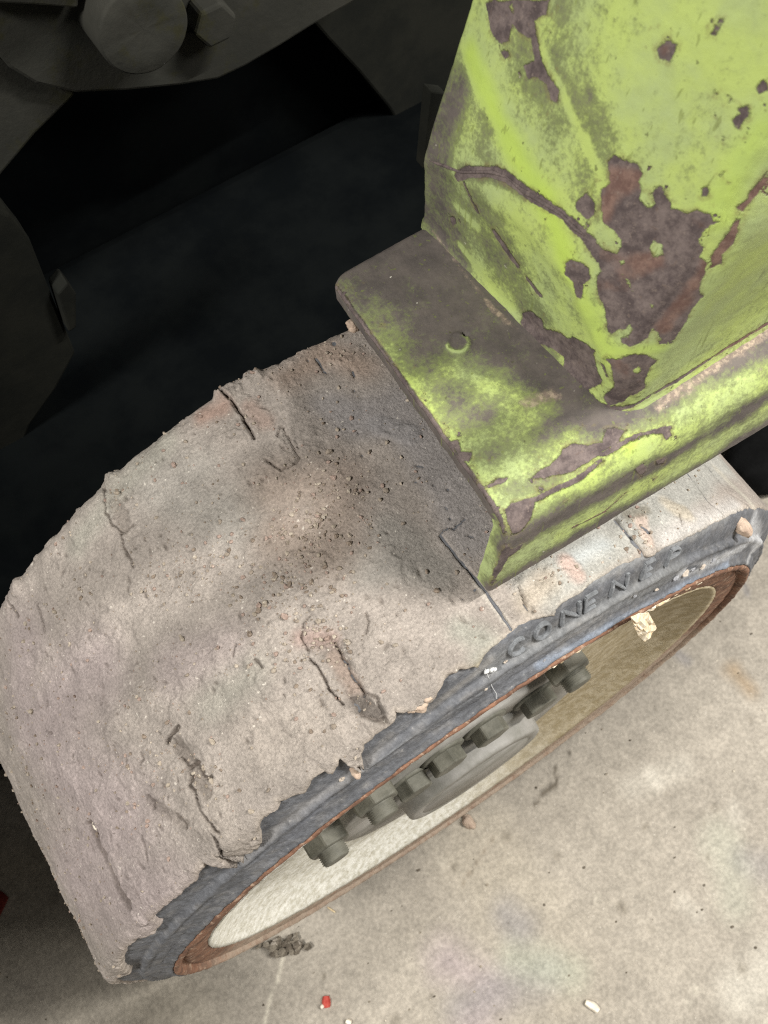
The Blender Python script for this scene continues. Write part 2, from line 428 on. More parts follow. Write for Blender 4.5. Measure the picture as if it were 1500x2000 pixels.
YD = -0.2511
BASE = [(YD + .002, .287), (YD - .001, .305), (YD, .318), (YD + .0022, .3242), (YD + .006, .3268), (-.20, .3275), (-.10, .3275), (-.026, .327),
        (-.0205, .3258), (-.0178, .3225), (-.0150, .3170), (-.0132, .3120), (-.0118, .3078), (-.0085, .3066), (-.0068, .3050),
        (-.0060, .3005), (-.0042, .2950), (-.0020, .2905), (.0002, .2885), (.0004, .2868), (-.0015, .2858), (-.006, .285)]
BASEF = resample(BASE, 0.0016)
def prof_at(th, pr):
    P = np.empty((len(th), len(pr), 3))
    P[..., 0] = np.cos(th)[:, None] * pr[None, :, 1]; P[..., 2] = np.sin(th)[:, None] * pr[None, :, 1]; P[..., 1] = pr[None, :, 0]
    return P
def prof_normals(th, pr):
    t = np.gradient(pr, axis=0); n = np.stack([-t[:, 1], t[:, 0]], 1) * 1.0          # (ny, nr)
    n = n / np.linalg.norm(n, axis=1, keepdims=True)
    if n[len(n) // 3, 1] < 0: n = -n
    N = np.empty((len(th), len(pr), 3))
    N[..., 0] = np.cos(th)[:, None] * n[None, :, 1]; N[..., 2] = np.sin(th)[:, None] * n[None, :, 1]; N[..., 1] = n[None, :, 0]
    return N

def build_tyre():
    th = np.linspace(0, 2 * np.pi, 1300, endpoint=False)
    P = prof_at(th, BASEF); N = prof_normals(th, BASEF)
    P2 = P.reshape(-1, 3); N2 = N.reshape(-1, 3)
    h = 0.0009 * fbm(P2, 90, 4, 21) + 0.0004 * fbm(P2, 320, 3, 22)
    side = sstep(.300, .290, np.hypot(P2[:, 0], P2[:, 2])) * (P2[:, 1] > -0.02)
    h += side * 0.0012 * np.abs(fbm(P2, 110, 3, 23))
    rad = np.hypot(P2[:, 0], P2[:, 2]); out_ = P2[:, 1] > -.02
    wob = .0006 * fbm(P2, 60, 3, 26)
    h += out_ * .0011 * np.exp(-((rad - .3062 - wob) / .0010) ** 2) - out_ * .0016 * np.exp(-((rad - .3030 - wob) / .0009) ** 2) * sstep(-.25, .15, fbm(P2, 25, 3, 27))
    h -= out_ * .0010 * np.exp(-((rad - .2945 - wob) / .0008) ** 2) * sstep(-.1, .3, fbm(P2, 30, 3, 28))
    s = Surf(P2, N2, P2[:, :2])
    col = np.tile(lin(100, 101, 104), (len(P2), 1)) * (1 + 0.15 * fbm(P2, 40, 4, 24))[:, None]
    dust, blue, pale, dk = lin(150, 145, 138), lin(132, 140, 152), lin(196, 196, 196), lin(74, 76, 80)
    strokes(col, P2, s, [
        ([(960, 1300), (1060, 1250), (1220, 1170), (1330, 1110)], 40, lin(124, 124, 122), 0.6, 1),
        ([(1050, 1300), (1200, 1215), (1340, 1140), (1420, 1105)], 13, blue, 0.85, .9),
        ([(1330, 1120), (1430, 1080), (1470, 1050)], 16, pale, 0.7, 1),
        ([(1470, 1020), (1485, 1060), (1460, 1100)], 26, pale, 0.75, 1),
        ([(1150, 1130), (1300, 1065), (1420, 1010)], 16, lin(150, 150, 148), 0.7, 1),
        ([(470, 1680), (560, 1600), (700, 1500), (760, 1440)], 16, dust, .35, 1), ([(840, 1385), (960, 1290)], 14, dust, .5, 1),
        ([(690, 1520), (800, 1440), (930, 1360), (1000, 1310)], 5, lin(150, 152, 154), 0.5, .8),
        ([(640, 1560), (560, 1640)], 25, lin(110, 112, 118), 0.5, 1),
        ([(1430, 1065), (1410, 1075)], 10, dk, 0.9, .8), ([(1345, 1110), (1370, 1105)], 8, dk, 0.9, .8)])
    st = np.clip(fbm(P2 * np.array([1, 3, 1]), 120, 4, 25), 0, 1)[:, None]
    col = col * (1 - .5 * st) + .5 * st * np.array(dust)
    V = P2 + N2 * h[:, None]
    # moulded ridge line and the torn rubber flap in it
    me = raw_mesh('tyre', V, grid_faces(len(th), len(BASEF), True), True, None, {'col': col})
    return under(link('tyre', me, RUBBER)), s
tyre, TS = build_tyre()

def build_crust():
    pr = [p for p in BASE if p[0] <= -.0058]
    pr = resample(pr, 0.00085)
    k0 = np.argmax(pr[:, 1] > .31); pr = pr[k0:]
    th = np.radians(np.linspace(-24, 166, 1180))
    P = prof_at(th, pr); N = prof_normals(th, pr)
    nu, nv = P.shape[:2]
    v = np.concatenate([[0], np.cumsum(np.linalg.norm(np.diff(pr, axis=0), axis=1))])
    TH, VV = np.meshgrid(th * RT, v, indexing='ij')
    UV = np.stack([TH, VV], -1)
    P2 = P.reshape(-1, 3); N2 = N.reshape(-1, 3); Q = UV.reshape(-1, 2)
    s = Surf(P2[::3], N2[::3], Q[::3])
    c7 = lambda L: cp(180, 1550, 3.947, L); c8 = lambda L: cp(0, 1200, 2, L); c6 = lambda L: cp(550, 1150, 2.308, L); c1 = lambda L: cp(950, 1020, 3.75, L)
    edge = (c7([(190, 1440), (215, 1375), (310, 1330), (205, 1360), (245, 1290), (290, 1150), (370, 1080), (500, 1020), (545, 970), (490, 935), (560, 860), (640, 780), (700, 730), (770, 670), (820, 640),
                (830, 600), (900, 520), (990, 455), (1020, 452), (1060, 505), (1120, 516), (1180, 490), (1240, 420), (1290, 350), (1322, 310), (1290, 268), (1292, 230), (1312, 180), (1360, 130), (1430, 100)])
            + c8([(1100, 730), (1200, 680), (1300, 610), (1312, 580), (1370, 552), (1402, 598), (1412, 560), (1420, 510), (1450, 480)])
            + c6([(0, 962), (80, 912), (140, 862), (200, 812), (260, 760), (312, 752), (340, 802), (356, 790), (356, 740), (372, 690), (420, 640), (500, 590), (520, 552), (580, 546), (680, 505), (740, 410), (800, 370), (880, 340), (920, 292), (1000, 242), (1050, 192)])
            + c1([(300, 735), (420, 690), (492, 690), (512, 640), (560, 592), (700, 520), (760, 462), (900, 372), (1000, 322), (1140, 272), (1200, 260), (1300, 200), (1500, 108)])
            + [(1422, 1012), (1440, 1004)])
    e = s.uv(edge); o = np.argsort(e[:, 0], kind='stable'); e = e[o]
    # boundary across the tyre as a function of the distance along it
    vmax_tread = v[np.argmax(pr[:, 0] > -.024)]
    e = np.vstack([[th[0] * RT - .1, e[0, 1] + .004], e, [th[-1] * RT + .1, vmax_tread + .004]])
    jag = 0.0011 * fbm(P2, 320, 3, 31) + 0.0009 * fbm(P2, 90, 3, 32)
    ve = np.interp(Q[:, 0], e[:, 0], e[:, 1])
    far = 0.004 + 0.003 * fbm(P2, 60, 3, 33)
    sd = np.minimum(ve - Q[:, 1] + jag, Q[:, 1] - far * 0 + 0.004)
    right = sstep(1.52, 1.62, TH.ravel() / RT * 1.0)                 # beyond the top: thin dust over clean lugs
    thick = (0.0036 + 0.0014 * fbm(P2, 26, 3, 34) + 0.0005 * fbm(P2, 75, 3, 35)) * (1 - 0.75 * right)
    thick = np.maximum(thick, 0.0007)
    body = sstep(-0.0008, 0.0022, sd)
    h = -0.0016 + body * (thick + 0.0016)
    fine = 0.00030 * fbm(P2, 380, 3, 36) + 0.00022 * np.maximum(0, fbm(P2, 190, 4, 37) - 0.05) * 2
    h += body * fine * (1 - 0.6 * right)
    # flakes: patches that sit a step higher
    fl = fbm(P2, 34, 4, 38)
    h += body * (1 - right) * 0.0008 * sstep(0.06, 0.095, fl)
    h += body * (1 - right) * 0.0008 * sstep(0.20, 0.225, fbm(P2, 55, 4, 39))
    # lumpy inner edge, seen against the dark
    ed = sstep(0.026, 0.004, Q[:, 1])
    h += ed * body * (0.0030 * np.maximum(0, fbm(P2, 120, 4, 40)) + 0.0022 * np.maximum(0, fbm(P2, 48, 3, 41)))
    lumps = np.zeros(len(P2))
    strokes(lumps, P2, s, [([(438, 772), (480, 752), (505, 735)], 20, 1, 1, .6), ([(218, 945), (232, 940)], 16, 1, 1, .6), ([(36, 1142), (45, 1150)], 16, .9, 1, .6), ([(600, 680), (560, 695)], 22, .6, 1, .7),
                           ([(236, 985), (250, 1040)], 18, .55, 1, .5), ([(690, 690), (660, 705)], 24, .5, 1, .6), ([(530, 935), (570, 930)], 20, .3, 1, .7), ([(750, 835), (800, 850)], 26, .45, 1, .4), ([(640, 1250), (610, 1235)], 24, .35, 1, .7)])
    h += lumps * body * (.0014 + .0050 * np.maximum(0, fbm(P2, 150, 4, 64)) + .0012 * fbm(P2, 320, 3, 65))
    dep = np.zeros(len(P2))
    def crack(px, wid, depth, wob=0.0012, edge_up=0.0):
        L = s.uv(px); box = (L.min(0) - .01, L.max(0) + .01)
        m = ((Q > box[0]) & (Q < box[1])).all(1); q = Q[m]
        q = q + wob * np.stack([fbm(P2[m], 210, 3, 50), fbm(P2[m], 210, 3, 51)], 1)
        d = seg_dist(q, L)
        h[m] -= depth * (1 - sstep(wid * 0.45, wid * 1.15, d))
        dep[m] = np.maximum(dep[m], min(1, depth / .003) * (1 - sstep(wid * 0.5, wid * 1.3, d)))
        if edge_up: h[m] += edge_up * np.exp(-(d / (wid * 3.5)) ** 2)
    c7f = lambda L: cp(100, 1250, 3, L); c9 = lambda L: cp(550, 900, 3, L); c4 = lambda L: cp(0, 600, 2, L)
    # broad part-filled lug grooves first
    crack([(190, 1615), (205, 1650), (225, 1690), (245, 1735), (262, 1760)], .0042, .0022, .0018)
    crack([(355, 1450), (385, 1500), (410, 1545)], .0048, .0015, .002)
    crack([(300, 1560), (345, 1590), (372, 1608)], .004, .0012, .002)
    crack([(640, 1260), (672, 1310), (700, 1365)], .0072, .0011, .002)
    crack([(700, 1375), (740, 1392)], .0048, .0016, .002)
    
    
    crack([(232, 985), (250, 1035)], .005, .0012, .002)
    
    # cracks
    crack(c4([(880, 350), (905, 375), (935, 415), (950, 445), (985, 500), (1000, 525)]), .0011, .0040, .0006, .0006)
    crack(c4([(425, 715), (425, 800), (455, 855), (495, 885), (500, 930), (525, 985), (540, 1020)]), .0008, .0026)
    crack(c4([(495, 885), (535, 855)]), .0007, .002)
    crack(c4([(50, 1130), (70, 1170), (95, 1205)]), .0010, .003); crack(c4([(165, 1160), (180, 1210), (195, 1270)]), .0009, .0025)
    crack(c4([(1090, 520), (1100, 480), (1150, 560), (1175, 600), (1165, 620), (1110, 650), (1040, 600)]), .0007, .002)
    crack(c4([(1240, 205), (1260, 240)]), .0008, .002)
    crack(c9([(180, 1170), (215, 1220), (250, 1260), (290, 1335), (330, 1390), (375, 1440)]), .0008, .0030)
    crack(c9([(315, 1065), (335, 1100), (370, 1165), (400, 1240), (430, 1290), (470, 1330), (490, 1360), (488, 1385)]), .0010, .0034)
    crack(c9([(120, 1050), (135, 960), (180, 910)]), .0007, .002); crack(c9([(170, 1120), (120, 1050)]), .0007, .002)
    crack(c9([(500, 1010), (515, 960), (500, 910)]), .0009, .0018)
    crack(c9([(420, 1395), (470, 1480), (560, 1520), (600, 1505)]), .0012, .0022)
    crack(c9([(500, 1360), (560, 1400), (590, 1480)]), .0009, .002)
    crack(c9([(930, 1040 - 600), (975, 500), (1030, 570), (1090, 640), (1200, 780), (1300, 920), (1350, 990)]), .0009, .0034, .0003)
    crack(c9([(940, 430), (970, 400), (1010, 405), (1040, 370), (1070, 340)]), .0006, .002)
    crack(c9([(1380, 740), (1410, 820), (1440, 880)]), .0008, .002)
    crack(c7f([(870, 880), (880, 930), (910, 990), (940, 1050), (975, 1090), (1000, 1115)]), .0009, .0034)
    crack(c7f([(975, 1130), (985, 1170), (1000, 1200), (1000, 1235)]), .0010, .0034)
    crack(c7f([(760, 1010), (800, 1050), (830, 1090)]), .0008, .0026); crack(c7f([(600, 890), (625, 940), (625, 975)]), .0008, .0026)
    crack(c7f([(565, 1140), (580, 1200), (590, 1290)]), .0008, .0022); crack(c7f([(850, 800), (840, 850), (865, 880)]), .0016, .003)
    crack(c7f([(780, 690), (830, 740), (880, 730), (950, 820)]), .0015, .0030, .003)
    crack(c7f([(705, 600), (720, 555), (760, 510)]), .0016, .003); crack(c7f([(230, 1070), (265, 1050), (300, 1130)]), .0013, .0030)
    crack(c7f([(0, 510), (40, 535)]), .0009, .002); crack(c7f([(1095, 20), (1080, 100)]), .0006, .0016); crack(c7f([(1210, 110), (1250, 155)]), .0012, .002)
    crack(c7f([(560, 650), (570, 690), (550, 715)]), .0008, .002); crack(c7f([(475, 680), (470, 720)]), .0008, .002)
    crack(cp(850, 850, 2.308, [(805, 385), (850, 430), (890, 490), (940, 550)]), .0011, .0036, .0004)
    crack(cp(850, 850, 2.308, [(930, 410), (960, 450)]), .0012, .002); crack(cp(850, 850, 2.308, [(1090, 360), (1110, 410)]), .0007, .0016)
    crack([(1340, 925), (1385, 985), (1412, 1008)], .0010, .0008, .0004)
    crack([(1372, 905), (1420, 965), (1470, 1003)], .0010, .0008, .0004)
    # crumbly holes
    vis = (TH.ravel() / RT > -0.25) & (TH.ravel() / RT < 1.7) & (Q[:, 1] > 0.01) & (Q[:, 1] < vmax_tread)
    vi = np.nonzero(vis)[0]
    cu = rng.choice(vi, 900)
    lowtheta = np.exp(-np.maximum(0, TH.ravel()[cu] / RT - 0.2) / 0.5)
    for i, lt in zip(cu, lowtheta):
        if rng.random() > 0.22 + 0.70 * lt: continue
        a = rng.uniform(.0005, .0012); L = rng.uniform(1.2, 3.2) * a; ang = rng.normal(np.pi / 2, 0.6)
        m = (np.abs(Q[:, 0] - Q[i, 0]) < .008) & (np.abs(Q[:, 1] - Q[i, 1]) < .008)
        d = Q[m] - Q[i]; u = d[:, 0] * np.cos(ang) + d[:, 1] * np.sin(ang); w_ = -d[:, 0] * np.sin(ang) + d[:, 1] * np.cos(ang)
        g = np.exp(-((u / L) ** 2 + (w_ / a) ** 2) * 1.2)
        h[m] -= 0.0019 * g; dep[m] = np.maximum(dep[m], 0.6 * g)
    h = np.where((body > .9) & (right < .5), np.maximum(h, .0004), h)
    # colours of the mud itself
    col = np.tile(lin(156, 147, 138), (len(P2), 1))
    col = col * (1 + 0.15 * fbm(P2, 24, 4, 60) + 0.14 * fbm(P2, 70, 4, 61))[:, None]
    pink, grey, brown, pale, bare = lin(162, 149, 146), lin(146, 142, 134), lin(142, 126, 113), lin(168, 158, 147), lin(146, 141, 138)
    lug, redd, cool = lin(166, 164, 156), lin(158, 124, 108), lin(150, 148, 136)
    strokes(col, P2, s, [
        ([(120, 1500), (250, 1600), (150, 1700), (330, 1750)], 150, pink, 0.75, 1), ([(60, 1250), (60, 1420), (200, 1300)], 110, pink, 0.7, 1),
        ([(350, 1300), (450, 1250)], 70, pink, 0.5, 1), ([(520, 1450), (640, 1420)], 90, pale, 0.6, 1), ([(420, 1550), (480, 1640)], 60, pale, 0.5, 1),
        ([(380, 930), (300, 960), (470, 1020)], 80, grey, 0.6, 1), ([(330, 870), (160, 1060)], 40, cool, 0.6, 1),
        ([(420, 1380), (500, 1320)], 60, cool, 0.5, 1),
        ([(560, 740), (640, 690), (700, 720)], 50, lin(158, 138, 122), 0.7, 1), ([(400, 820), (440, 800)], 26, redd, 0.55, 1), ([(490, 800), (520, 830)], 24, redd, 0.35, 1),
        ([(700, 820), (780, 800), (880, 960), (920, 1050)], 75, bare, 0.8, .7), ([(640, 790), (720, 830)], 45, bare, 0.7, .8),
        ([(760, 1040), (860, 1110), (720, 1110)], 60, lin(148, 143, 135), 0.8, .9),
        ([(540, 960), (660, 940), (640, 1080), (560, 1050)], 85, brown, 0.6, 1),
        ([(740, 835), (800, 850)], 30, lin(150, 146, 144), 0.7, .6), ([(695, 1350), (660, 1290)], 22, lin(172, 152, 138), 0.7, .6),
        ([(650, 1250), (590, 1250)], 26, lin(166, 140, 130), 0.6, 1),
        ([(900, 1230), (960, 1260), (940, 1290)], 40, lin(150, 150, 138), 0.7, 1), ([(880, 1330), (940, 1290)], 18, lin(164, 154, 128), 0.7, 1),
        ([(930, 1140), (990, 1215)], 10, lin(186, 178, 166), 0.8, .6), ([(700, 1372), (740, 1395)], 22, lin(120, 114, 108), 0.8, .8),
        ([(1050, 1120), (1180, 1050), (1290, 960), (1400, 900)], 75, lug, 0.95, .5), ([(1300, 1060), (1440, 1000)], 40, lin(186, 182, 176), 0.85, 1),
        ([(1130, 1090), (1180, 1065)], 30, lin(176, 180, 178), 0.7, 1),
        ([(1060, 1140), (1030, 1180)], 40, lin(170, 158, 142), 0.8, .8), ([(1105, 1100), (1125, 1125)], 22, lin(186, 162, 150), 0.8, .7),
        ([(1265, 1060), (1250, 1020)], 17, lin(188, 170, 156), 0.9, .6), ([(1330, 1005), (1305, 990)], 26, lin(178, 168, 150), 0.8, .7),
        ([(1220, 1010), (1260, 1000)], 16, lin(120, 114, 100), 0.7, .8),
        ([(1400, 920), (1470, 1000)], 20, lin(186, 180, 166), 0.7, .8)])
    # muddy lumps left on the cleaner lugs
    rub = sstep(1.52, 1.6, TH.ravel() / RT)
    patch = np.zeros(len(P2))
    strokes(patch, P2, s, [([(1040, 1150), (1070, 1120), (1060, 1170)], 42, 1, 1, .5), ([(1110, 1105), (1130, 1120)], 24, 1, 1, .5),
                           ([(1250, 1050), (1262, 1075)], 20, 1, 1, .4), ([(1300, 1000), (1335, 1010)], 30, .7, 1, .6), ([(1215, 1015), (1260, 1000)], 22, .8, 1, .6)])
    h += body * rub * patch * (0.0014 + 0.0034 * np.maximum(0, fbm(P2, 130, 4, 62)) + 0.0012 * fbm(P2, 300, 3, 63))
    # cracks and pits darkened in the colour to stand for the shade in them
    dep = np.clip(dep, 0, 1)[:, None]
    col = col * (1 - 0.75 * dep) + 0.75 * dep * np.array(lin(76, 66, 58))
    rim_ = (sstep(.006, .0, sd) * body)[:, None]
    col = col * (1 - .35 * rim_) + .35 * rim_ * np.array(lin(190, 176, 158))
    V = P2 + N2 * h[:, None]
    keep = (sd > -0.0035).reshape(nu, nv)
    F = grid_faces(nu, nv, False, keep)
    Vc, Fc, cc = compact(V, F, np.clip(col, .01, .9))
    me = raw_mesh('mud_crust', Vc, Fc, True, None, {'col': cc})
    o = link('mud_crust', me, MUD); o.parent = tyre
    return V, N2, s, sd, TH.ravel() / RT, Q
CV, CN, CS, CSD, CTH, CQ = build_crust()

# raised letters on the sidewall
def letters():
    arc = lambda cx, cy, rx, ry, a, b: [(cx + rx * math.cos(math.radians(t)), cy + ry * math.sin(math.radians(t))) for t in np.linspace(a, b, 22)]
    G = {'C': [arc(.55, .5, .45, .45, 50, 310)], 'O': [arc(.5, .5, .42, .45, 0, 360)], 'N': [[(.08, .03), (.08, .97)], [(.08, .97), (.92, .03)], [(.92, .03), (.92, .97)]],
         'E': [[(.12, .03), (.12, .97)], [(.12, .95), (.92, .95)], [(.12, .5), (.78, .5)], [(.12, .05), (.92, .05)]],
         'P': [[(.12, .03), (.12, .97)], [(.12, .95), (.5, .95)] + arc(.5, .72, .4, .23, 90, -90) + [(.12, .49)]]}
    lst = [('C', (1012, 1267), .0135), ('O', (1058, 1244), .0125), ('N', (1112, 1213), .0155), ('E', (1150, 1190), .0110), ('N', (1205, 1160), .0155), ('E', (1258, 1134), .0110), ('P', (1305, 1106), .0130)]
    for ch, px, wd in lst:
        p = TS.p3([px])[0]; t0 = math.atan2(p[2], p[0]); VV, FF = [], []; n0 = 0
        def pos(u, t, out):
            rad = .3090 + t * (.3212 - .3090); yb = float(np.interp(rad, [.3078, .3120, .3170, .3225], [-.0118, -.0132, -.0150, -.0178]))
            a = t0 + (u - .5) * wd / rad; rr = rad + out * .35
            return (math.cos(a) * rr, yb + out, math.sin(a) * rr)
        for st in G[ch]:
            L = resample(st, .06); T = np.gradient(L, axis=0); T /= np.linalg.norm(T, axis=1, keepdims=True) + 1e-9
            S = np.stack([-T[:, 1], T[:, 0]], 1); hw = .068; hh = hw
            for k in range(len(L)):
                for f, out in ((-1.5, -.0012), (-1.0, .0017), (0, .0020), (1.0, .0017), (1.5, -.0012)):
                    q = L[k] + S[k] * f * hw * np.array([.0125 / wd, 1.0]); VV.append(pos(q[0], q[1], out))
            for k in range(len(L) - 1):
                for f in range(4):
                    a = n0 + k * 5 + f; FF.append((a, a + 1, a + 6, a + 5))
            for e_ in (n0, n0 + (len(L) - 1) * 5): FF.append((e_, e_ + 1, e_ + 3, e_ + 4))
            n0 += len(L) * 5
        bm = bmesh.new(); vs = [bm.verts.new(v) for v in VV]
        for f in FF: bm.faces.new([vs[k] for k in f])
        bmesh.ops.recalc_face_normals(bm, faces=bm.faces)
        me = bpy.data.meshes.new('raised_letter'); bm.to_mesh(me); bm.free()
        at = me.attributes.new('col', 'FLOAT_COLOR', 'POINT')
        at.data.foreach_set('color', np.tile(np.array(lin(122, 124, 126) + (1,), np.float32), len(me.vertices)))
        o = link('raised_letter', me, RUBBER); o.parent = tyre
letters()

# rim lip, dish, hub
rim_prof = [(-.03, .2855), (-.004, .2858), (.0012, .2862), (.0022, .2845), (.0018, .2818), (-.0002, .2804), (-.0036, .2796), (-.0046, .2780), (-.0036, .2762), (-.0014, .2745), (-.0014, .2715), (-.0020, .2640), (-.0030, .2570), (-.0040, .2545), (-.0070, .2530)]
rim = under(lathe('rim', resample(rim_prof, .0014), 420, RUST, jitter=0.0010))
disc_prof = [(-.0252, .001), (-.0252, .1950), (-.0240, .2050), (-.0200, .2200), (-.0130, .2370), (-.0070, .2470), (-.0028, .2535), (-.0024, .2555), (-.0060, .2570)]
disc = under(lathe('wheel_disc', resample(disc_prof, .004), 240, DISC, jitter=0.0006))
flange_prof = [(-.026, .128), (-.0185, .128), (-.0170, .1262), (-.0170, .086), (-.026, .086)]
hubf = under(lathe('hub_flange', flange_prof, 96, HUBM, jitter=0.0003))
hub_prof = [(-.0178, .084), (-.0130, .083), (-.0120, .0735), (-.0105, .0690), (-.0010, .0680), (.0010, .0668), (.0018, .0650), (.0016, .0560), (.0010, .0550), (.0020, .0540), (.0020, .001)]
hub = under(lathe('hub_cap', hub_prof, 96, HUBM))
def hex_nut(name, x, z, y0, af, hgt, rot, parent, stud=0.0):
    bm = bmesh.new(); r = af / math.sqrt(3); c = []
    pts = [np.array([x + r * math.cos(rot + k * math.pi / 3), y0, z + r * math.sin(rot + k * math.pi / 3)]) for k in range(6)]
    prism(bm, pts, np.array([0, hgt, 0])); bevel(bm, af * .06, 2)
    n = from_bm(name, bm, NUT, parent)
    wsh = lathe('washer', [(y0 - .002, r * .7), (y0 - .002, r * 1.28), (y0 + .0016, r * 1.28), (y0 + .0024, r * 1.2), (y0 + .0024, r * .7)], 40, NUT, n, center=(x, z))
    if stud:
        pr = [(y0 + hgt - .002, r * .60)]
        k = 0
        yy = y0 + hgt
        while yy < y0 + hgt + stud:
            pr += [(yy, r * .62), (yy + .0008, r * .54)]; yy += .0016
        pr += [(yy, r * .55), (yy + .0006, r * .48), (yy + .0006, .0001)]
        lathe('stud', pr, 32, NUT, n, center=(x, z))
    return n
for x in (.134, .088, -.086):
    r = .160; z = math.sqrt(r * r - x * x)
    under(hex_nut('lug_nut', x, z, -.0240, .033, .0175, 0.35 + x, None, .009))
for a, r_ in ((128, .104), (98, .104), (76, .104), (57, .104)):
    under(hex_nut('hub_bolt', r_ * math.cos(math.radians(a)), r_ * math.sin(math.radians(a)), -.0172, .027, .0135, a * .3, None))
# white paint flakes curling off the upper rim
def flakes():
    for i, px in enumerate([(1248, 1196), (1268, 1190), (1284, 1180), (1296, 1172), (1306, 1166), (1325, 1156), (1345, 1148), (1362, 1142), (1120, 1281), (1098, 1290), (1085, 1297)]):
        V, F = lump(np.array([.0036, .0022, .0028]) * (1.15 if i < 5 else .7), 40 + i, 2, .6)
        th = math.atan2(*(lambda p: (p[2], p[0]))(hit(px, 1, 0.001)))
        p = np.array([math.cos(th) * .2795, .0005, math.sin(th) * .2795])
        me = raw_mesh('paint_flake', V + p, F, False); o = link('paint_flake', me, FLAKE); o.parent = rim
    # one torn sheet hanging from the lip
    pts = [(1232, 1205), (1268, 1198), (1284, 1228), (1272, 1240), (1258, 1252), (1248, 1244), (1240, 1228)]
    P3 = np.array([hit(p, 1, .004 + .006 * (p[1] - 1195) / 50) for p in pts]); c = P3.mean(0) + [0, .003, 0]
    bm = bmesh.new(); vs = [bm.verts.new(p) for p in P3]; cv = bm.verts.new(c)
    for i in range(len(vs)): bm.faces.new((vs[i], vs[(i + 1) % len(vs)], cv))
    bmesh.ops.subdivide_edges(bm, edges=bm.edges, cuts=3, use_grid_fill=True)
    for v_ in bm.verts: v_.co.y += .0022 * float(vnoise(np.array([v_.co[:]]), 140, 5)[0])
    ex = bmesh.ops.extrude_face_region(bm, geom=bm.faces[:]); 
    for v_ in [g for g in ex['geom'] if isinstance(g, bmesh.types.BMVert)]: v_.co.y -= .0006
    bmesh.ops.recalc_face_normals(bm, faces=bm.faces)
    o = from_bm('paint_flake', bm, FLAKE); o.parent = rim
flakes()
for i, (px, r) in enumerate([((1318, 1128), .0026), ((1338, 1118), .0034), ((1352, 1112), .0022), ((1372, 1104), .0030), ((1392, 1092), .0026), ((1282, 1150), .0020), ((1240, 1163), .0016), ((1175, 1100), .0022), ((1188, 1092), .0015),
                             ((985, 1290), .0016), ((1062, 1288), .0015), ((950, 1345), .0014), ((700, 1490), .0016), ((668, 1520), .0028)]):
    V, F = lump((r * .8, r * .45, r * .45), 600 + i, 2, .9)
    o = link('mud_flake', raw_mesh('mud_flake', V + TS.p3([px])[0] + np.array([0, .0006, .0004]), F, False, None, {'col': np.tile(np.array(lin(*((150, 150, 152), (184, 172, 158))[i % 2])), (len(V), 1))}), MUD); o.parent = tyre

# ================================================================== GREEN LEG over the wheel
leg = tag(empty('machine_leg', (-.2, -.14, .415)), 'chipped lime green steel leg with bent foot plate above the muddy wheel', 'machine leg')
def on_leg(o): o.parent = leg; o.matrix_parent_inverse = Matrix.Translation((.2, .14, -.415)); return o
def paint_mesh(name, V, F, chip, grime, rust, bright, dust, parent=None):
    me = raw_mesh(name, V, F, True, {'chip': chip, 'grime': np.clip(grime, -.3, 1.2), 'rust': rust, 'bright': np.clip(bright, 0, 1), 'dust': dust})
    o = link(name, me, PAINT)
    return on_leg(o) if parent is None else o
c3 = lambda L: cp(600, 400, 2.0, L)
c5 = lambda L: cp(780, 280, 3.0, L)
c6b = lambda L: cp(1100, 280, 3.7025, L)
c2 = lambda L: cp(750, 0, 2.0, L)
cA = lambda L: cp(1050, 0, 3.3333, L)
cS = lambda L: cp(850, 850, 2.308, L)

